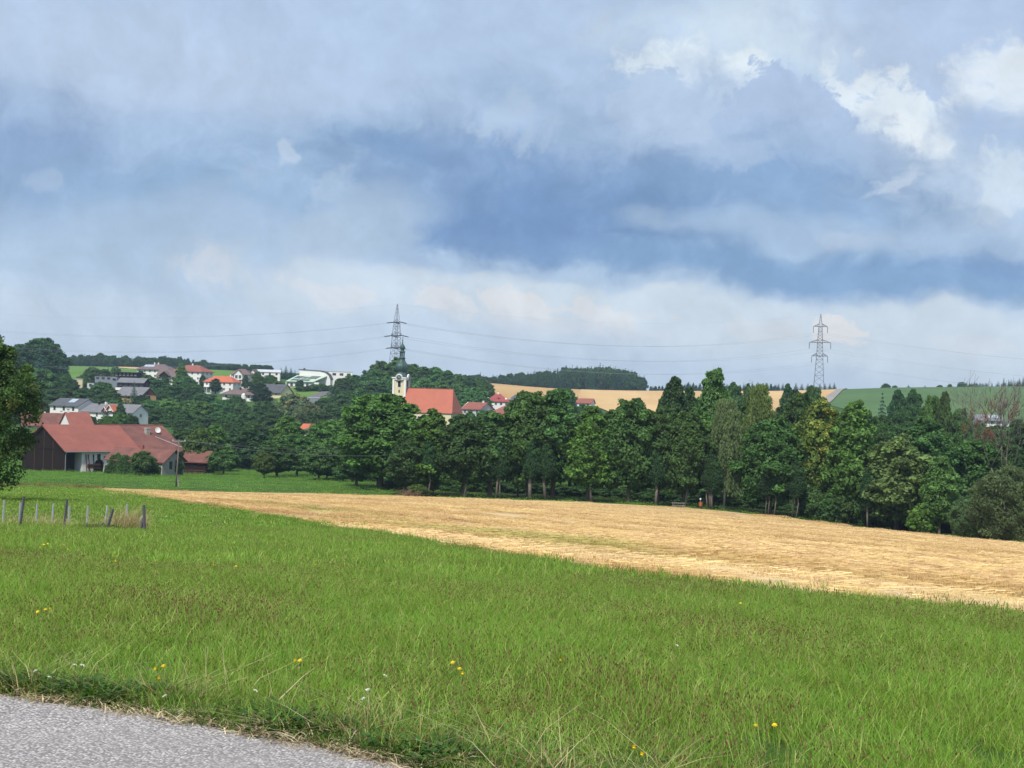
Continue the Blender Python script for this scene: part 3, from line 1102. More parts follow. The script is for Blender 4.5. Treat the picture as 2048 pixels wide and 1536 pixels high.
def leaf_quads(c, nrm, size, aspect=.62, droop=0.0):
    n = len(c)
    t = unit(np.cross(nrm, unit(rng.normal(size=(n, 3)))))
    if droop:
        t = unit(t * (1 - droop) + np.array([0, 0, -1.0]) * droop * 1.5)
    b = unit(np.cross(nrm, t)) * (size * aspect)[:, None]
    t = t * size[:, None]
    V = np.stack([c - t, c - t * .1 + b, c + t, c - t * .1 - b], 1)
    return V.reshape(-1, 3), np.arange(n * 4).reshape(-1, 4)


def crown_env(kind, f, phi):
    """radius of the crown outline (0..1) at height fraction f"""
    if kind == 'round': return math.sqrt(max(0, 1 - (2 * f - .92) ** 2 / 1.18))
    if kind == 'oval': return max(0, math.sin(math.pi * min(1, f * .93 + .07))) ** .55
    if kind == 'tall': return max(0, math.sin(math.pi * min(1, f * .86 + .14))) ** .7
    if kind == 'egg': return max(0, (1 - f) ** .55 * min(1, (f + .12) * 3.2) ** .6)
    return 1.0


def make_broad(name, kind, h=15., w=10., trunk=.22, lobes=34, subs=7, per=46, size=.30, spread=.9, col=(.055, .115, .03), gap=.0, vari=.35, bark=None, mat=None, aspect=.62, droop=0.0, ylow=0.0, ycol=None, fill=.30):
    cb = h * trunk
    ch = h - cb
    L = []
    lobes = int(lobes * 1.45)
    tries = 0
    while len(L) < lobes and tries < 4000:
        tries += 1
        f = rng.random() ** .85
        ph = rng.random() * 6.283
        er = crown_env(kind, f, ph) * w / 2
        rr = er * (rng.random() ** .45) * .88
        c = np.array([rr * math.cos(ph), rr * math.sin(ph), cb + ch * (.06 + .9 * f)])
        lr = (w * .095 + w * .07 * rng.random()) * (1.12 - .40 * f)
        if all(np.linalg.norm(c - o[0]) > (lr + o[1]) * (.52 - tries / 7000) for o in L):
            L.append((c, lr))
    axis_c = np.array([0, 0, cb + ch * .42])
    CC, NN, SS, KK = [], [], [], []
    for c, lr in L:
        tone = 1 + rng.normal(0, vari * .45)
        for _ in range(subs):
            d = unit(rng.normal(size=3) + unit(c - axis_c) * .8 + np.array([0, 0, .35]))
            sc_ = c + d * lr * (.55 + .5 * rng.random()) * np.array([1.1, 1.1, .8])
            sr = lr * (.42 + .25 * rng.random())
            tone2 = tone * (1 + rng.normal(0, vari * .35))
            n = int(per * (.7 + .6 * rng.random()))
            dd = unit(rng.normal(size=(n, 3)) + unit(sc_ - axis_c) * .45 + np.array([0, 0, .25]))
            p = sc_ + dd * sr * (rng.random((n, 1)) ** .4) * np.array([1.15, 1.15, .8])
            CC.append(p)
            NN.append(unit(dd * .7 + rng.normal(size=(n, 3)) * .62 + np.array([0, 0, .4])))
            SS.append(size * (.6 + .7 * rng.random(n)))
            k = tone2 * (.62 + .76 * rng.random(n))
            cl = np.array(col) * k[:, None]
            if ycol is not None and rng.random() < ylow:
                cl = np.array(ycol) * k[:, None]
            KK.append(cl)
    nx_ = int(sum(len(q) for q in CC) * fill)
    ff, pa_ = rng.random(nx_) ** .9, rng.random(nx_) * 6.283
    er = np.array([crown_env(kind, f_, 0) for f_ in ff]) * w / 2
    lump = 1 + .10 * np.sin(pa_ * 3 + ff * 9) + .08 * np.sin(pa_ * 7 - ff * 17)
    rr = er * lump * (.45 + .47 * rng.random(nx_) ** .6)
    p = np.stack([rr * np.cos(pa_), rr * np.sin(pa_), cb + ch * (.03 + .92 * ff)], 1)
    CC.append(p)
    NN.append(unit(unit(p - axis_c) + rng.normal(size=(nx_, 3)) * .6 + np.array([0, 0, .3])))
    SS.append(size * (.6 + .7 * rng.random(nx_)))
    KK.append(np.array(col) * (.7 + .5 * rng.random(nx_))[:, None])
    Cc, N_, S_, K_ = np.vstack(CC), np.vstack(NN), np.concatenate(SS), np.vstack(KK)
    keep = Cc[:, 2] > cb * .6
    Cc, N_, S_, K_ = Cc[keep], N_[keep], S_[keep], K_[keep]
    V, Fc = leaf_quads(Cc, N_, S_, aspect, droop)
    crown = np_mesh(name + '_crown', V, Fc, mat or M_leaf, col=np.repeat(np.clip(K_, .004, 1)[:, None], 4, 1).reshape(-1, 3))
    mb = MB()
    r0 = h * .018 + .06
    bend = rng.normal(0, .012 * h, 2)
    top = np.array([bend[0] * 2, bend[1] * 2, cb + ch * .62])
    mb.tube([(0, 0, -.6), (0, 0, h * .02), (bend[0] * .4, bend[1] * .4, cb * .6), (bend[0], bend[1], cb + ch * .15), tuple(top)], [r0 * 1.5, r0 * 1.1, r0 * .9, r0 * .7, r0 * .15], 8)
    for c, lr in L[::2]:
        s = np.array([bend[0], bend[1], cb * .85 + min(ch * .5, max(0, c[2] - cb) * .45)])
        mid = (s + c) / 2 + np.array([0, 0, -.04 * h * (c[2] < cb + ch * .5)])
        mb.tube([tuple(s), tuple(mid), tuple(c)], [r0 * .38, r0 * .22, r0 * .06], 5)
    tr = mb.mesh(name + '_trunk', bark or M_bark, True)
    zt = max(c[2] + lr * 1.05 for c, lr in L)
    return dict(crown=crown, trunk=tr, h=zt, w=w)


def make_spruce(name, h=20., w=6.5, tiers=26, per=13, col=(.025, .062, .028), leaf=.20, rag=.25):
    CC, NN, SS, KK = [], [], [], []
    for i in range(tiers):
        f = i / (tiers - 1)
        z = h * (.06 + .93 * f)
        R_ = w / 2 * (1 - f) ** .85 * (.85 + .3 * rng.random()) + .12
        nb = max(4, int(per * (1 - f * .6)))
        for b in range(nb):
            a = 6.283 * (b + rng.random() * .8) / nb
            rr = R_ * (1 - rag + 2 * rag * rng.random())
            n = max(5, int(34 * (rr / (w / 2)) ** .8))
            s = rng.random(n) ** .7
            sd = rng.normal(0, .13, n) * rr * (1.1 - s * .6)
            x = np.cos(a) * s * rr - np.sin(a) * sd
            y = np.sin(a) * s * rr + np.cos(a) * sd
            zz = z - s ** 1.3 * rr * .35 + rng.normal(0, .07, n) - np.abs(sd) * .3
            CC.append(np.stack([x, y, zz], 1))
            NN.append(unit(rng.normal(size=(n, 3)) * .5 + np.array([np.cos(a) * .5, np.sin(a) * .5, .8])))
            SS.append(leaf * (.7 + .7 * rng.random(n)) * (1 + .5 * (1 - f)))
            KK.append(np.array(col) * (.75 + .5 * rng.random(n))[:, None] * (.85 + .3 * rng.random()))
    Cc, N_, S_, K_ = np.vstack(CC), np.vstack(NN), np.concatenate(SS), np.vstack(KK)
    V, Fc = leaf_quads(Cc, N_, S_, .4, .25)
    crown = np_mesh(name + '_crown', V, Fc, M_needle, col=np.repeat(K_[:, None], 4, 1).reshape(-1, 3))
    tr = MB().tube([(0, 0, -.6), (0, 0, h * .3), (0, 0, h * .98)], [h * .014, h * .010, .02], 6).mesh(name + '_trunk', M_bark, True)
    return dict(crown=crown, trunk=tr, h=h, w=w)


def make_weeping(name, h=16., w=9., col=(.075, .125, .055)):
    """weeping birch: limbs arch out and curtains of small leaves hang from them"""
    CC, KK, SS = [], [], []
    mb = MB()
    mb.tube([(0, 0, -.6), (.1, 0, h * .3), (.05, .1, h * .7), (0, 0, h * .97)], [.24, .18, .1, .03], 7)
    for i in range(95):
        f = .16 + .82 * rng.random() ** .8
        a = rng.random() * 6.283
        ln = w / 2 * (1.12 - f) ** .55 * (.45 + .65 * rng.random())
        z0 = h * f
        z1 = min(h * .99, z0 + ln * (.55 - .25 * rng.random()))
        ex, ey = math.cos(a) * ln, math.sin(a) * ln
        if i % 3 == 0:
            mb.tube([(0, 0, z0 - ln * .2), (ex * .5, ey * .5, z1), (ex, ey, z1 - ln * .15)], [.07, .04, .015], 4)
        for k in range(13):
            s = .3 + .75 * rng.random()
            cx, cy = ex * s + rng.normal(0, .3), ey * s + rng.normal(0, .3)
            zt = z1 - ln * .12 * s
            hl = (1.1 + 2.6 * rng.random()) * (1 - .45 * f) * 1.25
            n = int(24 * hl / 2)
            t = rng.random(n)
            CC.append(np.stack([cx + rng.normal(0, .12, n), cy + rng.normal(0, .12, n), zt - t * hl], 1))
            KK.append(np.array(col) * ((.8 + .4 * rng.random(n)) * (1 + rng.normal(0, .16)))[:, None])
            SS.append(.17 * (.7 + .7 * rng.random(n)))
    Cc, K_, S_ = np.vstack(CC), np.vstack(KK), np.concatenate(SS)
    keep = Cc[:, 2] > h * .13
    Cc, K_, S_ = Cc[keep], K_[keep], S_[keep]
    V, Fc = leaf_quads(Cc, unit(rng.normal(size=Cc.shape) + unit(Cc * np.array([1, 1, 0])) * .5 + np.array([0, 0, .2])), S_, .45, .7)
    crown = np_mesh(name + '_crown', V, Fc, M_leaf, col=np.repeat(K_[:, None], 4, 1).reshape(-1, 3))
    return dict(crown=crown, trunk=mb.mesh(name + '_trunk', M_barkpale, True), h=h, w=w)


M_deadbark = plain('dead_bark', (.17, .145, .12, 1), .9, .4, 3)


def make_bare(name, h=18., w=11., tufts=9, seed=3, tcol=(.13, .075, .04)):
    r = random.Random(seed)
    mb = MB()
    tips = []

    def grow(p, d, ln, rad, lvl):
        n = 3
        pts, rr = [p], [rad]
        for i in range(n):
            d = (d + Vector((r.gauss(0, .13), r.gauss(0, .13), r.gauss(0.05, .07)))).normalized()
            p = p + d * ln / n
            pts.append(p)
            rr.append(max(.026, rad * (1 - .45 * (i + 1) / n)))
        mb.tube(pts, rr, 5 if lvl < 2 else 3)
        if lvl >= 6:
            tips.append(p)
            return
        for k in range(2 if lvl > 0 and r.random() < .75 else 3):
            ax = Vector((r.gauss(0, 1), r.gauss(0, 1), r.gauss(.35, .4))).normalized()
            nd = (d * .95 + ax * (.62 - .04 * lvl)).normalized()
            if nd.z < -.1: nd.z = .1
            grow(p, nd, ln * (.66 + .26 * r.random()), rr[-1] * .80, lvl + 1)
        if lvl > 1: tips.append(p)
    grow(Vector((0, 0, -.5)), Vector((.05, 0, 1)), h * .30, h * .0185, 0)
    zt = max(t.z for t in tips)
    CC, KK = [], []
    pick = r.sample(tips, min(tufts, len(tips)))
    for p in pick:
        if p.z > zt * .8: continue
        n = 90
        q = rng.normal(size=(n, 3)) * np.array([.5, .5, .65]) * h * .035
        CC.append(np.array(p)[None] + q)
        KK.append(np.array(tcol) * (.6 + .8 * rng.random(n))[:, None])
    tr = mb.mesh(name + '_trunk', M_deadbark, True)
    crown = None
    if CC:
        Cc, K_ = np.vstack(CC), np.vstack(KK)
        V, Fc = leaf_quads(Cc, unit(rng.normal(size=Cc.shape)), .15 * (.6 + .8 * rng.random(len(Cc))), .5)
        crown = np_mesh(name + '_crown', V, Fc, M_leaf, col=np.repeat(K_[:, None], 4, 1).reshape(-1, 3))
    return dict(crown=crown, trunk=tr, h=zt, w=w)


CG = (.040, .098, .026)
PR = {
    'A': make_broad('maple', 'round', 15, 11, .15, 40, 8, 60, .27, col=CG),
    'B': make_broad('oak', 'oval', 15, 9, .15, 36, 8, 58, .27, col=(.036, .088, .026)),
    'C': make_broad('lime', 'egg', 15, 9.5, .16, 38, 8, 56, .25, col=(.045, .105, .026)),
    'D': make_broad('ash', 'tall', 16, 8.5, .18, 30, 7, 50, .28, col=(.042, .10, .030), vari=.4),
    'E': make_broad('alder', 'oval', 14, 7.5, .14, 26, 8, 52, .24, col=(.033, .080, .028)),
    'Y': make_broad('robinia', 'oval', 16, 10, .13, 40, 8, 52, .24, col=(.078, .128, .028), vari=.4, ylow=.3, ycol=(.14, .165, .03)),
    'L': make_broad('poplar', 'tall', 15, 9, .10, 36, 8, 50, .27, col=(.075, .135, .045), vari=.45),
    'W': make_broad('willow', 'round', 9, 9, .04, 40, 8, 62, .20, col=(.062, .105, .045), aspect=.3, droop=.3),
    'H': make_broad('chestnut', 'round', 13, 13, .12, 46, 8, 60, .28, col=(.062, .10, .045), vari=.5, ylow=.2, ycol=(.14, .15, .06)),
    'O': make_broad('apple', 'round', 6, 6, .22, 24, 7, 46, .20, col=(.045, .10, .028)),
    'U': make_broad('bush', 'round', 3, 3.6, .02, 20, 6, 44, .16, col=(.038, .088, .026)),
    'S': make_spruce('spruce', 20, 6.5),
    'T': make_spruce('fir', 18, 6.5, 22, 11, (.030, .068, .036), .26, .4),
    'K': make_weeping('birch'),
}
# lighter far copies of crowns for the masses of the far woods
FAR = [make_broad('far_crown', 'round', 15, 12, .02, 20, 5, 26, .55, col=(.035, .082, .030))['crown'],
       make_broad('far_crown', 'egg', 16, 9, .02, 18, 5, 26, .5, col=(.030, .074, .030))['crown'],
       make_spruce('far_spruce', 22, 6.5, 16, 8, (.022, .055, .026), .5, .3)['crown'],
       make_spruce('far_spruce', 25, 6.0, 16, 8, (.025, .060, .030), .5, .35)['crown']]

NAMEK = {'A': 'broadleaf_tree', 'B': 'broadleaf_tree', 'C': 'broadleaf_tree', 'D': 'broadleaf_tree', 'E': 'broadleaf_tree', 'Y': 'yellow_green_tree', 'L': 'poplar_tree',
         'W': 'willow_bush', 'H': 'chestnut_tree', 'O': 'fruit_tree', 'U': 'shrub', 'S': 'spruce_tree', 'T': 'fir_tree', 'K': 'birch_tree'}
CATK = {'U': 'shrub', 'W': 'willow'}
TREES = []


def tree(kind, px, top, wpx, d, label, group=None, tint=(1, 1, 1), base=None, proto=None, zlow=None, sink=0.0, name=None):
    """tree whose crown top shows at pixel (px, top), crown wpx pixels wide, standing at depth d"""
    p = P(px, top, d)
    g = tz(p[0], p[1]) - sink
    pr = proto or PR[kind]
    w = wpx / S(d)
    h = max(1.2, p[2] - g, (1.12 if d > 200 else .8) * w if kind not in 'UWO' else 0)
    g = p[2] - h
    rz = rng.random() * 6.283
    e = empty(name or NAMEK[kind], (p[0], p[1], g), rz, label, CATK.get(kind, 'tree'), group)
    sx = w / pr['w']
    sz = h / pr['h']
    e.scale = (sx * 1.04, sx * 1.04, sz)
    if pr['trunk'] and kind != 'U':
        link('trunk', pr['trunk'], e)
    if pr['crown']:
        c = link('crown', pr['crown'], e)
        c.color = (*tint, 1)
    TREES.append((px, top, wpx, d))
    return e


ORD = ['first', 'second', 'third', 'fourth', 'fifth', 'sixth', 'seventh', 'eighth', 'ninth', 'tenth', 'eleventh', 'twelfth', 'thirteenth', 'fourteenth', 'fifteenth', 'sixteenth', 'seventeenth',
       'eighteenth', 'nineteenth', 'twentieth', 'twenty-first', 'twenty-second', 'twenty-third', 'twenty-fourth', 'twenty-fifth', 'twenty-sixth', 'twenty-seventh', 'twenty-eighth', 'twenty-ninth',
       'thirtieth', 'thirty-first', 'thirty-second', 'thirty-third', 'thirty-fourth', 'thirty-fifth', 'thirty-sixth', 'thirty-seventh', 'thirty-eighth', 'thirty-ninth', 'fortieth'] + \
      ['forty-' + a for a in ('first', 'second', 'third', 'fourth', 'fifth', 'sixth', 'seventh', 'eighth', 'ninth')] + ['fiftieth'] + ['fifty-' + a for a in ('first', 'second', 'third', 'fourth', 'fifth')]


def row(items, what, group):
    items = sorted(items, key=lambda a: a[1])
    for i, a in enumerate(items):
        kind, px, top, w, d = a[:5]
        tint = a[5] if len(a) > 5 else (1, 1, 1)
        tree(kind, px, top, w, d, ORD[i] + ' ' + what, group, tint)


# -- the row of big trees edging the stubble field
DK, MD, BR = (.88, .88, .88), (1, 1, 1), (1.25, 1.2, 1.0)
FRONT = [('A', 768, 788, 158, 146, BR), ('E', 812, 872, 66, 134, (1.15, 1.2, 1.1)), ('C', 868, 818, 118, 136, (1.15, 1.1, .9)), ('B', 930, 830, 96, 134, DK), ('D', 985, 822, 96, 135, MD), ('A', 1062, 784, 112, 136, MD),
         ('D', 1112, 778, 92, 136, MD), ('C', 1182, 812, 104, 134, BR), ('A', 1262, 800, 116, 135, MD), ('B', 1322, 812, 84, 135, MD), ('A', 1372, 824, 96, 134, MD),
         ('A', 1545, 838, 128, 133, MD), ('Y', 1640, 796, 104, 134), ('C', 1712, 802, 128, 132, (1.3, 1.15, 1.05)), ('L', 1798, 868, 122, 128), ('D', 1882, 912, 70, 124, (1.4, 1.35, 1.2)),
         ('E', 1850, 835, 110, 138, BR), ('B', 1950, 878, 100, 140, (1.15, 1.2, 1)), ('E', 2080, 880, 90, 136, DK)]
FRONT = [(a[0], a[1], a[2], a[3] * 1.14, a[4]) + tuple(a[5:]) for a in FRONT]
row(FRONT, 'large tree from the left in the front row edging the stubble field', 'big trees edging the stubble field')
tree('K', 1455, 796, 96, 134, 'weeping birch with hanging grey green twigs and a white trunk')
tree('K', 1520, 766, 96, 146, 'paler birch standing behind and right of the weeping birch', tint=(1.15, 1.15, .8))
tree('D', 1430, 738, 88, 142, 'tallest tree of the wood, with a ragged open top against the sky', tint=(1.2, 1.15, 1), name='broadleaf_tree')
tree('E', 1352, 755, 70, 146, 'dark tree with a loose top just left of the tallest tree of the wood', tint=DK)
tree('D', 1042, 782, 44, 137, 'thin loose top rising over the red roof right of the church')
tree('A', 1600, 786, 96, 150, 'dark rounded tree behind the yellowish one', tint=DK)
tree('W', 2018, 928, 150, 112, 'round grey green willow at the right end of the stubble field')
tree('W', 1950, 985, 96, 116, 'smaller grey green willow left of the round one', tint=(.9, 1, .95))
tree('W', 2120, 905, 130, 116, 'willow cut by the right edge of the photo', tint=(1.15, 1.15, .8))

BACK = []
for px in range(725, 2100, 40):
    tp = np.interp(px, [725, 820, 900, 960, 1060, 1110, 1180, 1262, 1350, 1430, 1520, 1600, 1660, 1730, 1800, 1900, 2048, 2100], [840, 835, 845, 850, 822, 815, 835, 826, 795, 790, 805, 815, 822, 832, 868, 868, 860, 860])
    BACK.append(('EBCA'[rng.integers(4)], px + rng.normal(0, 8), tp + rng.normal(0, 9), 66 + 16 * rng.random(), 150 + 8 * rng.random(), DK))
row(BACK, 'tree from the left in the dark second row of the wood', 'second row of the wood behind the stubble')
BACK2 = []
for px in range(735, 2110, 46):
    tp = np.interp(px, [725, 820, 960, 1110, 1262, 1430, 1600, 1730, 1800, 1900, 2048, 2100], [862, 860, 860, 846, 852, 825, 840, 850, 880, 880, 868, 868])
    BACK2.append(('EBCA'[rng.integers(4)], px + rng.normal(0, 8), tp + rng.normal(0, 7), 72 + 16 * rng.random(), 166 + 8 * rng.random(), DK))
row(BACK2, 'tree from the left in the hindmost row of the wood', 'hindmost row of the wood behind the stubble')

# bushes under and between the trunks
UND = []
for px in range(790, 2060, 24):
    base = np.interp(px, [a[0] for a in TREELINE], [a[1] for a in TREELINE])
    dd = np.interp(px, [a[0] for a in TREELINE], [a[2] for a in TREELINE])
    far = px < 1620
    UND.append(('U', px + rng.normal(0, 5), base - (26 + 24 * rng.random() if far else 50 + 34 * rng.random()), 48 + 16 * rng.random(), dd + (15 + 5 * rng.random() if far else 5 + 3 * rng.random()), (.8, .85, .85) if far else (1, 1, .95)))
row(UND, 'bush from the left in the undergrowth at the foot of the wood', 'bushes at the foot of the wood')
tree('U', 1845, 1005, 60, 124, 'yellowish green bush low in front of the wood near its right end', tint=(1.5, 1.3, .8))
tree('U', 838, 968, 46, 132, 'brown tinged bush at the left corner of the wood', tint=(1.4, 1.1, .9))

# thin pale trunks seen under the canopy
TRK = [(855, 985, 945, 3.0), (929, 990, 925, 5), (992, 992, 930, 4), (1000, 994, 950, 2.5), (1060, 1000, 950, 7), (1091, 1002, 950, 6), (1183, 1004, 955, 4.5), (1311, 1008, 965, 6), (1370, 1012, 955, 3.5), (1415, 1014, 980, 3), (1420, 1015, 978, 3),
       (1425, 1015, 985, 2.5), (1530, 1030, 990, 2), (1536, 1030, 988, 2), (1548, 1031, 985, 2.5), (1585, 1033, 985, 2.5), (1592, 1034, 990, 2.5), (1735, 1050, 1000, 4)]
for i, (px, b, t_, w_) in enumerate(TRK):
    dd = np.interp(px, [a[0] for a in TREELINE], [a[2] for a in TREELINE]) + 3.2
    p = P(px, b, dd)
    g = tz(p[0], p[1])
    q = P(px + rng.normal(0, 3), t_ - 30, dd)
    r_ = w_ / S(dd) / 2
    e = empty('slender_tree', (p[0], p[1], g), 0, ORD[i] + ' slender bare stem from the left standing under the canopy of the wood', 'tree', 'slender stems at the edge of the wood')
    hh = q[2] - g
    mid = rng.normal(0, .25)
    MB().tube([(0, 0, -.3), (mid, 0, hh * .4), (q[0] - p[0], 0, hh)], [r_ * 1.2, r_, r_ * .7], 7).build('trunk', plain('trunk_bark', tuple(np.array((.20, .165, .14)) * (.6 + .5 * rng.random())) + (1,), .9, .3, 2, .4) if i % 5 == 0 else bpy.data.materials['trunk_bark'], e, True)
    c = link('crown', PR['E']['crown'], e)
    c.location = (0, 0, hh * .35)
    c.scale = (.42, .42, .5)
    c.color = (.8, .85, .9, 1)

# dead trees on the right
for i, (px, top, w_, d, sd, tf, lab) in enumerate([
        (1920, 738, 84, 141, 3, 16, 'bare dying tree with rusty leaf clumps, leftmost of the three on the right'),
        (1978, 742, 110, 140, 8, 16, 'bare dying tree with rusty leaf clumps, in the middle of the three on the right'),
        (2038, 760, 160, 133, 5, 12, 'bare dying tree with pale forked limbs nearest the right edge of the photo')]):
    pr = make_bare('bare', 18, 10, tf, sd)
    tree('D', px, top, w_, d, lab, 'bare dying trees on the right', proto=pr, name='bare_tree')

# -- trees by the farm and in the orchard
ORCH = [('O', 345, 902, 30, 188, (1, 1, 1)), ('O', 398, 858, 62, 195, (1.1, 1.05, .9)), ('C', 430, 850, 92, 205, BR), ('O', 448, 900, 62, 190, MD), ('E', 500, 858, 84, 215, DK), ('O', 530, 905, 44, 176, (1.1, 1.0, .9)), ('A', 556, 880, 92, 182, MD), ('C', 578, 832, 96, 232, BR),
        ('A', 596, 868, 84, 190, MD), ('O', 640, 890, 76, 172, MD), ('A', 660, 840, 96, 205, BR), ('B', 690, 870, 80, 180, MD), ('O', 716, 925, 40, 158, BR), ('E', 735, 880, 84, 176, DK), ('A', 655, 905, 62, 176, DK), ('O', 688, 930, 44, 168, MD)]
row(ORCH, 'tree from the left in the orchard between the farmstead and the wood', 'orchard trees on the green meadow')
ORB = []
for px in range(372, 790, 34):
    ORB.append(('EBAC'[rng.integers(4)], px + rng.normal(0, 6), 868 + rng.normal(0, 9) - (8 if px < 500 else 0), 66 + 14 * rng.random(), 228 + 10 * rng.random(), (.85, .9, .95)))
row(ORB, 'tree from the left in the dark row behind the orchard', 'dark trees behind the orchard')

# -- big tree reaching in from the left edge
pr_near = make_broad('near_apple', 'round', 10.5, 9.4, .08, 46, 10, 80, .105, col=(.036, .078, .020), vari=.45, ylow=.1, ycol=(.10, .12, .035), fill=.12)
tree('A', -52, 664, 252, 50, 'leafy tree cut by the left edge of the photo, nearer than every other tree', proto=pr_near, name='apple_tree')

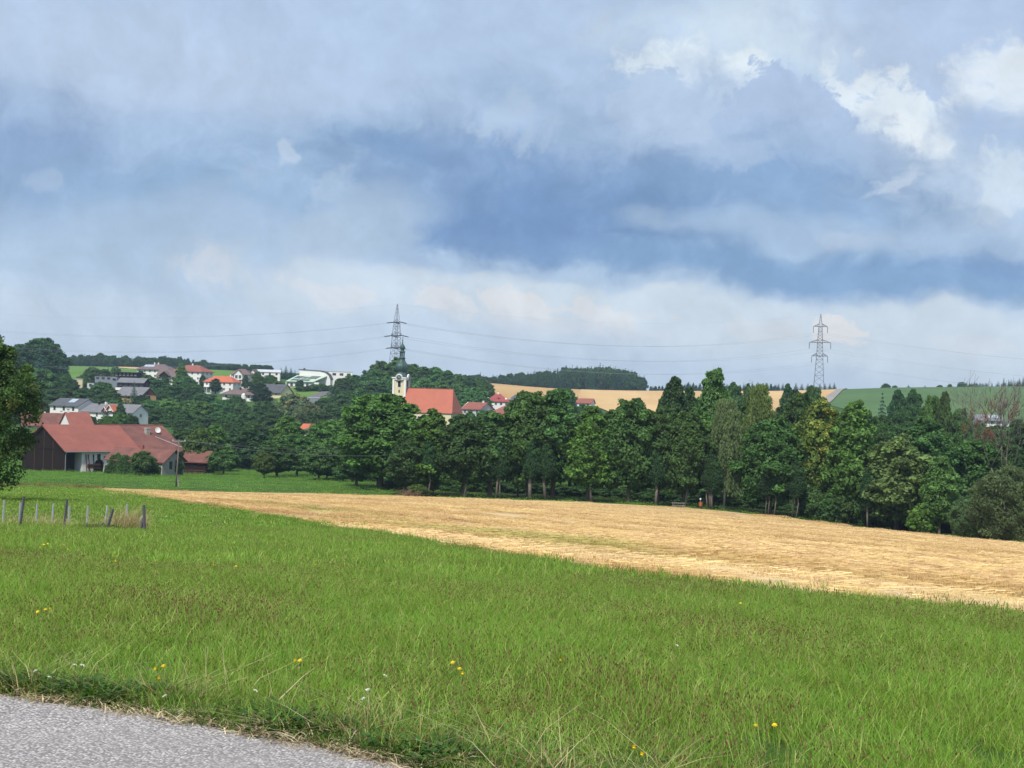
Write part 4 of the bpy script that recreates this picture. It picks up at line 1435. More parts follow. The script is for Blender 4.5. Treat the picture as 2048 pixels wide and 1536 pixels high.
# -- hillside trees among the houses
HL = [
    # left cluster on the hill
    ('A', 85, 676, 96, 430, (.75, .85, 1.0)), ('B', 42, 688, 60, 425, (.8, .9, .95)), ('E', 120, 700, 40, 428, (.8, .9, 1)), ('T', 82, 690, 62, 385, (.75, .8, .85)), ('A', 10, 700, 80, 400, (.8, .9, .9)),
    ('A', 85, 738, 84, 365, MD), ('B', 40, 745, 70, 350, MD), ('A', 132, 748, 30, 385, DK), ('B', 118, 775, 70, 345, DK), ('A', 60, 790, 90, 320, DK), ('E', 30, 800, 70, 310, DK), ('A', 95, 800, 44, 330, MD), ('A', 0, 790, 80, 330, DK),
    ('A', 186, 734, 42, 470, MD), ('B', 206, 738, 34, 465, DK), ('A', 232, 733, 26, 470, MD), ('S', 217, 731, 14, 466), ('A', 165, 752, 36, 440, BR), ('B', 145, 758, 26, 428, DK),
    ('A', 204, 764, 58, 372, DK), ('B', 170, 775, 54, 362, DK), ('C', 226, 776, 40, 365, MD), ('C', 140, 778, 50, 352, DK), ('S', 269, 762, 24, 372), ('T', 252, 790, 40, 360), ('B', 190, 795, 60, 345, DK), ('A', 230, 800, 56, 343, DK),
    ('E', 282, 742, 28, 478, DK), ('A', 296, 750, 40, 440, MD), ('B', 312, 758, 44, 425, DK), ('A', 300, 775, 50, 400, DK), ('E', 285, 790, 40, 372, DK), ('C', 330, 752, 34, 432, DK),
    ('C', 364, 727, 36, 468, BR), ('A', 372, 752, 48, 440, MD), ('B', 345, 768, 50, 410, DK), ('A', 392, 768, 40, 425, DK), ('E', 378, 780, 56, 400, DK), ('B', 412, 786, 50, 395, DK), ('E', 405, 750, 14, 480, DK),
    ('C', 241, 806, 30, 292, (.7, .7, .7)), ('T', 242, 808, 26, 290), ('A', 158, 828, 34, 284, MD), ('B', 182, 832, 26, 284, MD), ('A', 215, 832, 40, 282, BR), ('A', 240, 826, 36, 280, BR), ('B', 262, 830, 34, 283, MD), ('E', 275, 806, 34, 318, DK),
    # middle of the slope
    ('A', 300, 800, 62, 350, MD), ('C', 340, 796, 60, 345, BR), ('A', 380, 800, 70, 350, MD), ('B', 320, 816, 60, 325, DK), ('A', 360, 820, 66, 318, DK), ('A', 405, 802, 60, 340, BR), ('C', 285, 822, 50, 310, BR), ('A', 440, 800, 56, 360, (1, 1.1, 1.15)),
    ('E', 432, 757, 26, 462, DK), ('E', 492, 750, 16, 478, DK), ('C', 516, 743, 36, 482, BR), ('A', 540, 750, 34, 482, MD), ('S', 562, 735, 22, 560), ('S', 572, 731, 18, 562), ('S', 582, 735, 20, 560), ('S', 590, 740, 14, 558), ('A', 556, 762, 44, 478, (1.1, .85, .85)), ('B', 536, 768, 34, 470, DK),
    ('E', 521, 766, 46, 420, (.7, .75, .85)), ('A', 470, 792, 50, 400, DK), ('A', 480, 806, 60, 370, MD), ('H', 585, 788, 110, 372), ('A', 530, 802, 56, 365, DK), ('H', 620, 806, 72, 355, (1, 1, .9)), ('A', 500, 822, 66, 330, DK), ('B', 545, 824, 60, 320, MD),
    ('A', 440, 822, 66, 325, MD), ('B', 410, 830, 60, 315, DK), ('A', 470, 838, 60, 300, DK), ('C', 430, 846, 60, 285, MD), ('A', 510, 845, 60, 290, DK), ('E', 365, 842, 56, 290, DK), ('B', 330, 838, 50, 295, MD), ('A', 390, 850, 56, 275, MD),
    ('C', 575, 830, 84, 300, BR), ('T', 664, 770, 44, 408), ('A', 686, 756, 44, 440, DK), ('A', 708, 750, 50, 445, DK), ('B', 650, 796, 50, 390, MD), ('A', 690, 782, 60, 400, DK), ('A', 725, 775, 70, 405, DK), ('A', 668, 806, 66, 360, MD), ('C', 715, 795, 70, 365, MD), ('B', 640, 822, 60, 325, DK),
    ('B', 600, 760, 16, 478, DK), ('U', 628, 768, 28, 474, DK), ('U', 645, 766, 26, 472, DK), ('U', 606, 772, 30, 472, DK), ('U', 660, 770, 18, 474, DK),
    # wooded knoll behind the church
    ('A', 762, 722, 56, 432, DK), ('B', 745, 738, 48, 425, DK), ('C', 793, 714, 58, 440, MD), ('A', 825, 728, 54, 438, MD), ('B', 850, 733, 44, 436, DK), ('A', 872, 734, 40, 436, MD), ('B', 893, 740, 38, 436, DK), ('A', 916, 748, 40, 436, MD), ('E', 936, 752, 34, 438, DK), ('A', 958, 756, 44, 440, MD), ('B', 976, 766, 30, 440, MD),
    ('A', 778, 752, 70, 408, DK), ('B', 815, 750, 64, 405, DK), ('A', 850, 756, 66, 402, MD), ('C', 885, 762, 60, 398, MD), ('A', 920, 768, 60, 396, DK), ('B', 748, 762, 60, 405, DK), ('A', 950, 775, 62, 392, MD), ('C', 936, 792, 54, 372, MD), ('B', 966, 792, 40, 385, DK), ('A', 755, 785, 60, 372, DK), ('A', 902, 785, 40, 380, DK),
    # behind the wood towards the right
    ('A', 1135, 776, 46, 330, (.9, 1, 1.1)), ('T', 1765, 786, 44, 235, (.9, .9, 1)), ('E', 1795, 780, 44, 240, (.9, 1, 1.05)), ('B', 1828, 778, 46, 238, (.8, .9, 1)), ('A', 1762, 830, 60, 205, DK), ('B', 1805, 818, 64, 200, DK), ('A', 1865, 792, 60, 186, BR), ('E', 1890, 784, 40, 184, (1.3, 1.15, .9)), ('A', 1920, 818, 66, 186, MD),
    ('E', 1575, 768, 34, 260, (.9, 1, 1)), ('B', 1470, 764, 44, 250, MD), ('E', 1496, 768, 30, 250, DK), ('S', 1500, 759, 14, 262), ('A', 1625, 772, 50, 250, (1, 1, .9)), ('E', 1590, 780, 60, 230, DK),
    ('A', 1960, 846, 50, 300, MD), ('B', 2000, 850, 50, 296, DK), ('A', 2035, 856, 50, 290, MD), ('C', 940, 822, 44, 318, MD), ('A', 968, 820, 40, 322, DK), ('B', 1000, 828, 44, 316, MD), ('C', 1035, 826, 40, 318, DK), ('A', 1165, 808, 30, 396, DK), ('B', 1150, 812, 30, 390, MD), ('A', 1190, 812, 36, 388, MD),
    ('A', 2040, 840, 80, 200, DK), ('B', 1990, 852, 70, 190, MD), ('A', 2080, 830, 80, 210, DK),
]
HLS = sorted(HL, key=lambda a: -a[4])


def near_words(px, top, d):
    """where a hillside tree stands, in words"""
    if px < 150 and d > 340: return 'on the wooded rise behind the farmstead at the left'
    if px < 275 and d < 300: return 'close behind the farmstead'
    if px < 290: return 'around the grey modern house'
    if px < 425 and top < 790: return 'in front of the red roofed three storey house'
    if px < 570 and top < 800: return 'around the orange roofed house'
    if px < 700 and top < 790: return 'beside the green roofed house'
    if px < 735: return 'on the slope below the upper village'
    if px < 1000: return 'on the knoll behind the church'
    if px < 1400: return 'in front of the pale wheat hill'
    if px < 1700: return 'below the right pylon'
    return 'behind the wood at the right'


GR = {}
for a in HL:
    GR.setdefault((near_words(a[1], a[2], a[4]), CATK.get(a[0], 'tree'), NAMEK[a[0]]), []).append(a)
for (wd, ct, nm), its in GR.items():
    its.sort(key=lambda a: a[1])
    for i, a in enumerate(its):
        lab = '%s %s from the left %s' % (ORD[i], nm.replace('_', ' '), wd) if len(its) > 1 else 'single %s %s' % (nm.replace('_', ' '), wd)
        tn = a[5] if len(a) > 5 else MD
        if 'church' in wd: tn = tuple(v * f_ for v, f_ in zip(tn, (1.35, 1.35, 1.6)))  # haze over the knoll painted into the crown tint
        elif a[4] > 330: tn = tuple(v * f_ for v, f_ in zip(tn, (1.1, 1.12, 1.25)))  # farther crowns tinted paler and bluer, haze put into the colour
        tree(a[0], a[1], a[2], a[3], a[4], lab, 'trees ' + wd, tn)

# small trees on the crests
for i, (px, top, w_, d, k) in enumerate([(1556, 768, 10, 655, 'S'), (1566, 766, 10, 655, 'S'), (1578, 768, 10, 655, 'S'), (1592, 765, 11, 655, 'S'), (1604, 767, 11, 655, 'S'), (1616, 766, 10, 655, 'S'), (1628, 768, 11, 655, 'S'), (1640, 767, 11, 655, 'S'), (1650, 766, 10, 655, 'S'), (1660, 766, 10, 655, 'S'), (1669, 765, 10, 655, 'S')]):
    tree(k, px, top, w_ * 1.25, d, ORD[i] + ' small spruce from the left in the row at the foot of the right pylon', 'spruces at the foot of the right pylon', (.95, 1, 1.1))
for i, (px, top, w_, d, k) in enumerate([(1772, 767, 22, 612, 'A'), (1790, 771, 12, 612, 'A'), (1817, 769, 7, 612, 'S'), (1850, 770, 5, 620, 'S'), (1880, 770, 14, 625, 'A'), (1900, 768, 9, 625, 'A'), (1924, 764, 22, 630, 'A'), (1945, 768, 22, 630, 'A')]):
    tree(k, px, top, w_, d, ORD[i] + ' tiny tree from the left on the crest of the green crop field', 'tiny trees on the green crest', (.9, 1, 1.1))


def wood(name, label, spec, kinds, n, jit=8, tint=None):
    """far wood read as one mass: spec = [(px, top, base_d0, base_d1)]"""
    pts, rot, scl, vi = [], [], [], []
    sx = [a[0] for a in spec]
    for _ in range(n):
        px = sx[0] + (sx[-1] - sx[0]) * rng.random()
        tp = np.interp(px, sx, [a[1] for a in spec])
        d0, d1 = np.interp(px, sx, [a[2] for a in spec]), np.interp(px, sx, [a[3] for a in spec])
        q = rng.random()
        k = kinds[rng.integers(len(kinds))]
        d = d0 + (d1 - d0) * q
        pt = P(px, tp + (1 - q) * 7 + rng.normal(0, 3.0 if k >= 2 else 1.5), d)
        g = tz(pt[0], pt[1])
        h = max(6, pt[2] - g)
        hh = [15, 16, 22, 25][k]
        s = h / hh
        sw = np.clip(s, .55, 1.15) * (.75 + .35 * rng.random())
        pts.append((pt[0], pt[1], g))
        rot.append((0, 0, rng.random() * 6.28))
        scl.append((sw, sw, s))
        vi.append(k)
    gn_scatter(name, np.array(pts), rot, scl, vi, FAR, label)


wood('spruce_wood', 'dark spruce wood on the hill above the wheat in the middle', [(985, 752, 715, 760), (1060, 745, 715, 780), (1130, 736, 715, 800), (1200, 733, 712, 800), (1260, 740, 712, 800), (1290, 757, 712, 740)], [2, 3, 2, 3, 0, 1], 520)
wood('mixed_wood', 'bluish wood edge left of the dark spruce wood', [(925, 752, 712, 740), (960, 748, 712, 740), (1000, 756, 712, 735), (1060, 756, 708, 720)], [0, 1, 0, 2], 120)
wood('distant_wood', 'low bluish wood on the crest right of the dark spruce wood', [(1300, 772, 720, 760), (1340, 767, 720, 780), (1420, 765, 720, 780), (1560, 768, 715, 770)], [2, 3, 1], 150)
wood('hilltop_wood', 'bluish broadleaf and spruce wood on the skyline above the village', [(118, 713, 700, 730), (160, 709, 700, 740), (200, 710, 710, 750), (260, 713, 715, 760), (300, 715, 715, 770), (340, 712, 715, 770), (380, 717, 712, 770), (432, 726, 705, 750)], [0, 1, 0, 3, 2, 1], 330)
wood('hilltop_wood', 'low rounded trees on the skyline above the green pasture', [(428, 733, 690, 705), (470, 729, 690, 705), (500, 735, 690, 705), (545, 739, 690, 710)], [0, 1, 0], 60)
wood('distant_wood', 'dark spruce wood on the skyline at the far right', [(1925, 770, 690, 720), (1990, 764, 690, 740), (2048, 757, 690, 760), (2200, 748, 690, 770)], [2, 3, 2], 160)

# ---------------------------------------------------------------- buildings
M_white = plain('white_render', (.74, .73, .70, 1), .85, .10, .8)
M_cream = plain('cream_render', (.66, .58, .38, 1), .85, .10, .8)
M_ochre = plain('ochre_render', (.52, .33, .14, 1), .85, .12, .8)
M_grey = plain('grey_cladding', (.20, .22, .25, 1), .6, .12, 1)
M_lgrey = plain('light_grey_render', (.50, .52, .54, 1), .8, .1, 1)
M_dwood = plain('dark_wood', (.020, .013, .010, 1), .8, .35, 2, .3, streak=(6, 6, .2))
M_bwood = plain('brown_wood', (.12, .06, .045, 1), .8, .25, 2, .3, streak=(1, 1, 8))
M_stone = plain('rubble_stone', (.34, .32, .28, 1), .9, .45, 2.5, .8)
M_glass = plain('window_glass', (.035, .045, .055, 1), .12, .2, 1, spec=.8)
M_metal = plain('grey_metal', (.33, .34, .35, 1), .45, .2, 2, metal=.5)
M_pv = plain('solar_panel', (.035, .045, .06, 1), .15, .2, 2, spec=.8)
M_pvpale = plain('pale_panel', (.40, .47, .55, 1), .15, .15, 2, spec=.8)
M_copper = plain('green_copper', (.050, .100, .085, 1), .55, .35, .8, metal=.25, streak=(1, 1, .25))
M_slate = plain('dark_metal_roof', (.075, .08, .085, 1), .5, .2, 1)


def roofmat(name, c, var=.25, rows=3.2, cols=4.0):
    """tiles in courses with weathered patches"""
    m, t, bs, out = newmat(name)
    co = objco(t)
    br = t.n('ShaderNodeTexWave', wave_type='BANDS', bands_direction='Z')
    t.l(co, br.inputs['Vector'])
    br.inputs['Scale'].default_value = rows * .5
    br.inputs['Distortion'].default_value = .4
    n1 = t.noise(co, .35, 5, .65)
    n2 = t.noise(co, 6, 3, .6)
    f = t.math('ADD', t.math('MULTIPLY', n1, .55), t.math('ADD', t.math('MULTIPLY', n2, .3), t.math('MULTIPLY', br.outputs['Fac'], .15)))
    a = tuple(x * (1 - var) for x in c[:3]) + (1,)
    b = tuple(min(1, x * (1 + var)) for x in c[:3]) + (1,)
    t.l(t.ramp(f, [(.35, a), (.65, b)]), bs.inputs['Base Color'])
    bs.inputs['Roughness'].default_value = .8
    bp = t.n('ShaderNodeBump')
    bp.inputs['Strength'].default_value = .6
    bp.inputs['Distance'].default_value = .06
    t.l(br.outputs['Fac'], bp.inputs['Height'])
    t.l(bp.outputs[0], bs.inputs['Normal'])
    return m


R_red = roofmat('red_tile', (.265, .086, .060, 1), .2)
R_redold = roofmat('old_red_tile', (.165, .064, .048, 1), .5)
R_orange = roofmat('orange_tile', (.48, .125, .06, 1), .2)
R_church = roofmat('church_tile', (.42, .125, .075, 1), .10)
R_dark = roofmat('dark_tile', (.085, .09, .10, 1), .25)
R_grey = roofmat('grey_tile', (.17, .17, .18, 1), .2)
R_brown = roofmat('brown_tile', (.15, .105, .095, 1), .25)
R_wine = roofmat('wine_red_tile', (.30, .06, .055, 1), .2)
R_green = roofmat('pale_green_roof', (.42, .55, .42, 1), .12)

FRAME = {}


def window(parent, x, y, z, w=1.1, h=1.3, face='f', frame=None, name='window', glass=None):
    """recessed looking window, frame proud of the wall; face f: -y, b: +y, l: -x, r: +x"""
    key = (round(w, 2), round(h, 2), (frame or M_white).name)
    if key not in FRAME:
        b = .09
        mb = MB()
        mb.box(-w / 2 - b, w / 2 + b, -.10, .02, -b, 0).box(-w / 2 - b, w / 2 + b, -.06, .02, h, h + b)
        mb.box(-w / 2 - b, -w / 2, -.06, .02, 0, h).box(w / 2, w / 2 + b, -.06, .02, 0, h).box(-.03, .03, -.05, .02, 0, h)
        FRAME[key] = (mb.mesh('window', frame or M_white), MB().box(-w / 2, w / 2, -.03, .02, 0, h).mesh('pane', M_glass))
    fm, pm = FRAME[key]
    o = link(name, fm, parent)
    o.location = (x, y, z)
    o.rotation_euler = (0, 0, {'f': 0, 'b': math.pi, 'l': -math.pi / 2, 'r': math.pi / 2}[face])
    link('pane', pm, o)
    return o


def place(px, py, d, depth, yaw):
    """point of the front wall at (px,py); returns root centre and eave height"""
    p = P(px, py, d)
    c = (p[0] - math.sin(yaw) * depth / 2, p[1] + math.cos(yaw) * depth / 2)
    return p, c


def gable_roof(W, D, z, rise, o=.6, t=.22, axis='x', og=.5, x0=None, x1=None):
    hw = D / 2 if axis == 'x' else W / 2
    k = rise / hw
    prof = [(-hw - o, z - o * k), (0, z + rise), (hw + o, z - o * k), (hw + o, z - o * k + t), (0, z + rise + t * 1.1), (-hw - o, z - o * k + t)]
    prof = [prof[0], prof[1], prof[2], prof[3], prof[4], prof[5]]
    L = W if axis == 'x' else D
    a, b = (-L / 2 - og if x0 is None else x0), (L / 2 + og if x1 is None else x1)
    return MB().prism(prof, a, b, axis)


def hip_roof(W, D, z, rise, o=.6, frac=.5, t=.2):
    a, b = W / 2 + o, D / 2 + o
    r = max(0.05, W / 2 - D / 2 * (frac * 2))
    zz = z - .15
    return MB().poly([(-a, -b, zz), (a, -b, zz), (a, b, zz), (-a, b, zz), (-a, -b, zz + t), (a, -b, zz + t), (a, b, zz + t), (-a, b, zz + t), (-r, 0, z + rise), (r, 0, z + rise)],
                     [(3, 2, 1, 0), (0, 1, 5, 4), (1, 2, 6, 5), (2, 3, 7, 6), (3, 0, 4, 7), (4, 5, 9, 8), (5, 6, 9), (6, 7, 8, 9), (7, 4, 8)])


def house(px, pe, pr, wpx, d, depth, yaw, label, roof='gx', wall=M_white, rm=R_red, rows=1, cols=4, side=1, chim=(), o=.6, frame=None, gable_mat=None, name='village_house', group='houses of the village on the hill', wh=1.25, ww=1.1, topgap=.5, storey=2.9, hipf=.5, dish=None):
    yaw = R(yaw)
    s = S(d)
    az_ = math.atan2(px - 1024, F)
    W = wpx / s / max(.55, math.cos(yaw) + math.sin(yaw) * -math.tan(az_))
    p, c = place(px, pe, d, depth, yaw)
    cs = [(c[0] + dx * W / 2 * math.cos(yaw) - dy * depth / 2 * math.sin(yaw), c[1] + dx * W / 2 * math.sin(yaw) + dy * depth / 2 * math.cos(yaw)) for dx in (-1, 1) for dy in (-1, 1)]
    zb = min(tz(*q) for q in cs) - .4
    z = p[2] - zb
    if z < 2.6:
        zb = p[2] - 2.8
        z = 2.8
    e = empty(name, (c[0], c[1], zb), yaw, label, 'house', group)
    rise = (pe - pr) / s + .12
    mb = MB()
    if roof == 'gx':
        mb.prism([(-depth / 2, 0), (depth / 2, 0), (depth / 2, z), (0, z + rise), (-depth / 2, z)], -W / 2, W / 2, 'x')
        rf = gable_roof(W, depth, z + .02, rise, o)
    elif roof == 'gy':
        mb.prism([(-W / 2, 0), (W / 2, 0), (W / 2, z), (0, z + rise), (-W / 2, z)], -depth / 2, depth / 2, 'y')
        rf = gable_roof(W, depth, z + .02, rise, o, axis='y', og=.7)
    elif roof == 'hip':
        mb.box(-W / 2, W / 2, -depth / 2, depth / 2, 0, z)
        rf = hip_roof(W, depth, z, rise, o, hipf)
    else:
        mb.box(-W / 2, W / 2, -depth / 2, depth / 2, 0, z)
        rf = MB().box(-W / 2 - o, W / 2 + o, -depth / 2 - o, depth / 2 + o, z, z + .28)
    mb.build('wall', wall, e)
    ro = rf.build('roof', rm, e)
    if gable_mat and roof == 'gx':
        for sx in (-1, 1):
            MB().prism([(-depth / 2 + .05, z - .05), (depth / 2 - .05, z - .05), (0, z + rise - .15)], sx * (W / 2 + .004), sx * (W / 2 + .06), 'x').build('gable_cladding', gable_mat, e)
    if gable_mat and roof == 'gy':
        MB().prism([(-W / 2 + .05, z - .05), (W / 2 - .05, z - .05), (0, z + rise - .15)], -depth / 2 - .06, -depth / 2 - .004, 'y').build('gable_cladding', gable_mat, e)
    for r in range(rows):
        zz = z - topgap - wh - r * storey
        if zz < .6: break
        for k in range(cols):
            x = -W / 2 + W * (k + .5) / cols
            window(e, x, -depth / 2, zz, ww, wh, 'f', frame)
        for k in range(side):
            y = -depth / 2 + depth * (k + .5) / max(1, side)
            window(e, W / 2, y, zz, ww, wh, 'r', frame)
            window(e, -W / 2, y, zz, ww, wh, 'l', frame)
    if roof == 'gy' and rise > 2.2:
        window(e, 0, -depth / 2 - (.06 if gable_mat else 0), z + .3, .9, 1.0, 'f', frame)
    for (fx, fy, m_) in chim:
        x, y = fx * W / 2, fy * depth / 2
        zr = z + rise * (1 - abs(fy if roof != 'gy' else fx)) - .3
        MB().box(x - .35, x + .35, y - .35, y + .35, zr - .4, zr + 1.4).build('chimney', m_, ro).location = (0, 0, 0)
        MB().box(x - .45, x + .45, y - .45, y + .45, zr + 1.404, zr + 1.52).build('chimney_cap', M_slate, ro)
    if dish:
        x, zz = dish
        MB().lathe([(.02, 0), (.3, .05), (.55, .18), (.56, .20), (.3, .09), (.02, .04)], 12).build('satellite_dish', M_white, ro)
        dd = ro.children[-1]
        dd.location = (x, -depth * .12, z + rise * .9 + .5)
        dd.rotation_euler = (R(70), 0, R(20))
    e['_'] = 0
    del e['_']
    return e, W, z, rise


def panels_on_roof(ro_parent, W, depth, z, rise, x0, x1, f0, f1, mat, name='solar_panel', n=3, o=.0):
    """n panels on the front slope between height fractions f0..f1"""
    for i in range(n):
        a = x0 + (x1 - x0) * i / n + .06
        b = x0 + (x1 - x0) * (i + 1) / n - .06
        y0, y1 = -depth / 2 * (1 - f0), -depth / 2 * (1 - f1)
        za, zb_ = z + rise * f0 + .34, z + rise * f1 + .34
        MB().poly([(a, y0, za), (b, y0, za), (b, y1, zb_), (a, y1, zb_), (a, y0, za + .1), (b, y0, za + .1), (b, y1, zb_ + .1), (a, y1, zb_ + .1)],
                  [(3, 2, 1, 0), (4, 5, 6, 7), (0, 1, 5, 4), (1, 2, 6, 5), (2, 3, 7, 6), (3, 0, 4, 7)]).build(name, mat, ro_parent)


def roof_of(e):
    return [c for c in e.children if c.name.startswith('roof')][0]


# ---- the farmstead
YF = R(48)
pc = P(132, 902, 183)                      # front left corner of the eave
Dm, Lm = 19.0, 32.0
ca, sa = math.cos(YF), math.sin(YF)
cx = pc[0] + ca * Lm / 2 - sa * Dm / 2
cy = pc[1] + sa * Lm / 2 + ca * Dm / 2
zg = tz(pc[0] + ca * 10, pc[1] + sa * 10) - .1
zg2 = zg - 2.5
fe = empty('farmhouse', (cx, cy, zg), YF, 'long farmstead with a red tiled roof, dark wooden gable and white wall at the left', 'farmhouse')
ez = pc[2] - zg + .25
rise = 5.3
hx, hy = Lm / 2, Dm / 2
split = -hx + 20.0
# wooden barn end
MB().prism([(-hy, -2.5), (hy, -2.5), (hy, ez), (0, ez + rise), (-hy, ez)], -hx, -hx + .25, 'x').build('gable_wall', M_dwood, fe)
MB().box(-hx + .25, -hx + 4.2, -hy + 3.0, -hy + 3.2, -2.5, ez).build('barn_door', M_dwood, fe)
MB().box(-hx + 4.2, -hx + 4.45, -hy + .02, -hy + 3.2, -2.5, ez).build('door_jamb', M_white, fe)
MB().box(-hx + .25, -hx + .5, -hy + .02, -hy + .25, -2.5, ez).build('corner_post', M_dwood, fe)
# white wall with an arched gateway
arch = []
acx, aw, ah = -hx + 8.9, 1.35, 1.9
for i in range(13):
    a = math.pi * i / 12
    arch.append((acx + aw * math.cos(a), ah + 1.25 * math.sin(a)))
wl0, wl1 = -hx + 4.45, hx
yv = -hy
out = [(wl0, -2.5), (acx - aw, -2.5)] + arch[::-1] + [(acx + aw, -2.5), (wl1, -2.5), (wl1, ez), (wl0, ez)]
n_ = len(out)
mb = MB()
# wall face built as quads around the arch, so that the opening is real
segs = arch[::-1]
mb.box(wl0, acx - aw, yv, yv + .5, -2.5, ez)
mb.box(acx + aw, wl1, yv, yv + .5, -2.5, ez)
for (xa, za), (xb, zb_) in zip(segs[:-1], segs[1:]):
    mb.poly([(xa, yv, za), (xb, yv, zb_), (xb, yv, ez), (xa, yv, ez), (xa, yv + .5, za), (xb, yv + .5, zb_), (xb, yv + .5, ez), (xa, yv + .5, ez)],
            [(0, 1, 2, 3), (7, 6, 5, 4), (0, 4, 5, 1), (3, 2, 6, 7)])
mb.build('wall', M_white, fe)
MB().box(acx - aw - .1, acx + aw + .1, yv + .9, yv + 1.1, -2.5, 3.4).build('gate', M_dwood, fe)
MB().prism([(-hy + .5, -2.5), (hy, -2.5), (hy, ez), (0, ez + rise), (-hy + .5, ez + .2)], hx - .4, hx, 'x').build('end_wall', M_white, fe)
MB().box(-hx, hx, hy - .3, hy, -2.5, ez).build('rear_wall', M_dwood, fe)
r1 = gable_roof(Lm, Dm, ez, rise, .9, .25, 'x', 0, -hx - .8, split - .01).build('roof', R_red, fe, label='bright red tiled left part of the roof')
r2 = gable_roof(Lm, Dm, ez, rise, .9, .25, 'x', 0, split + .01, hx + .7).build('roof', R_redold, fe, label='weathered darker right part of the roof')
MB().bar((split - 5, 0, ez + rise + .32), (hx + .6, 0, ez + rise + .32), .14, 6).build('ridge_tiles', R_redold, r2)
k = rise / hy


def on_roof(x, f, dz=.3):
    return (x, -hy * (1 - f), ez + rise * f + dz)


x, y, z_ = on_roof(hx - 6.2, .62)
MB().box(x - .5, x + .5, y - .5, y + .5, z_ - .6, z_ + 1.3).build('chimney', M_stone, r2)
MB().box(x - .6, x + .6, y - .6, y + .6, z_ + 1.304, z_ + 1.45).build('chimney_cap', M_lgrey, r2)
dsh = MB().lathe([(.02, 0), (.35, .05), (.7, .2), (.71, .23), (.35, .10), (.02, .05)], 14).build('satellite_dish', M_white, r2)
dsh.location = on_roof(hx - 3.2, .62, 1.2)
dsh.rotation_euler = (R(75), 0, R(-15))
MB().bar(on_roof(hx - 3.2, .64, -.1), on_roof(hx - 3.2, .64, 1.2), .04, 6).build('dish_mast', M_metal, r2)
MB().bar(on_roof(hx - 4.6, .50, .32), on_roof(hx + .2, .04, .32), .06, 5).build('roof_pipe', M_lgrey, r2)
g_ = MB().tube([(-hx - .3, -hy - .95, ez - .42), (-hx - .2, -hy - .5, ez - .9), (-hx - .12, -hy - .12, ez - 1.2), (-hx - .12, -hy - .12, -.6)], .09, 6)
g_.build('downpipe', M_metal, fe)
MB().bar((-hx - .7, -hy - 1.02, ez - .45), (hx + .6, -hy - 1.02, ez - .45), .10, 6).build('gutter', M_metal, fe)
for wx in (-hx + 8.7, -hx + 12.0):
    window(fe, wx, -hy, 3.25, .7, 1.0, 'f', M_dwood)
window(fe, -hx + 10.3, -hy, 3.35, .35, .35, 'f', M_dwood)
for yy in (-4, 0, 4):
    MB().box(-hx - .06, -hx - .005, yy - .06, yy + .06, -1, ez + rise * (1 - abs(yy) / hy) - .2).build('batten', M_bwood, fe)
MB().box(-hx - .12, -hx - .006, -hy + .1, hy - .1, ez - .1, ez + .12).build('cross_beam', M_dwood, fe)
# low annex on the right
YA = R(-20)
pa = P(269, 921, 176)
Da, La = 8.6, 14.4
cax = pa[0] - math.sin(YA) * Da / 2
cay = pa[1] + math.cos(YA) * Da / 2
an = bpy.data.objects.new('annex', None)
COL.objects.link(an)
an.parent = fe
rel = Matrix.Rotation(-YF, 3, 'Z') @ (Vector((cax, cay, 0)) - Vector((cx, cy, 0)))
zga = tz(pa[0], pa[1])
an.location = (rel.x, rel.y, zga - zg - .5)
an.rotation_euler = (0, 0, YA - YF)
az2 = pa[2] - zga + .5
MB().prism([(-Da / 2, -1.5), (Da / 2, -1.5), (Da / 2, az2), (0, az2 + 2.3), (-Da / 2, az2)], -La / 2, La / 2, 'x').build('annex_wall', M_stone, an)
gable_roof(La, Da, az2, 2.4, .5, .2, 'x', .7).build('annex_roof', R_redold, an)
window(an, La / 2, -1.0, az2 - 1.6, .9, 1.5, 'r', M_dwood, name='annex_window')
MB().box(-1.2, -.5, -.6, .1, az2 + 2.0, az2 + 3.3).build('annex_chimney', R_red, an)

# clutter in front of the white wall
def farm_pt(lx, ly, lz=0.0):
    v = Matrix.Rotation(YF, 3, 'Z') @ Vector((lx, ly, 0))
    return (cx + v.x, cy + v.y, zg + lz)


for i, (lx, tl) in enumerate([(-hx + 5.0, .25), (-hx + 5.9, -.2), (-hx + 6.9, .5)]):
    b = farm_pt(lx, -hy - 1.0)
    e = MB().box(-.12, .12, -.05, .05, 0, 4.2).build('plank', M_bwood if i < 2 else M_dwood, None, label=['grey plank leaning on the white farm wall nearest the dark door', 'middle of the three planks leaning on the white farm wall', 'dark plank leaning beside the arched farm gate'][i], cat='plank', group='planks leaning on the farm wall')
    e.location = (b[0], b[1], tz(b[0], b[1]))
    e.rotation_euler = (R(-12), R(8) * tl, YF)
b = farm_pt(-hx + 6.2, -hy - 2.0)
wp = empty('wood_pile', (b[0], b[1], tz(b[0], b[1])), YF, 'stack of dark boards and sticks in front of the white farm wall', 'wood pile')
for i in range(9):
    MB().box(-1.7 + .1 * rng.random(), 1.5 + .2 * rng.random(), -.35 + .06 * i % .3, .1 + .05 * i % .3, .9 + .12 * i, .9 + .12 * i + .09).build('board', M_dwood if i % 2 else M_bwood, wp)
for sx in (-1.3, 0, 1.3):
    MB().bar((sx - .5, -.3, -.1), (sx + .25, .1, 1.0), .06).build('leg', M_dwood, wp)
    MB().bar((sx + .5, -.3, -.1), (sx - .25, .1, 1.0), .06).build('leg', M_dwood, wp)

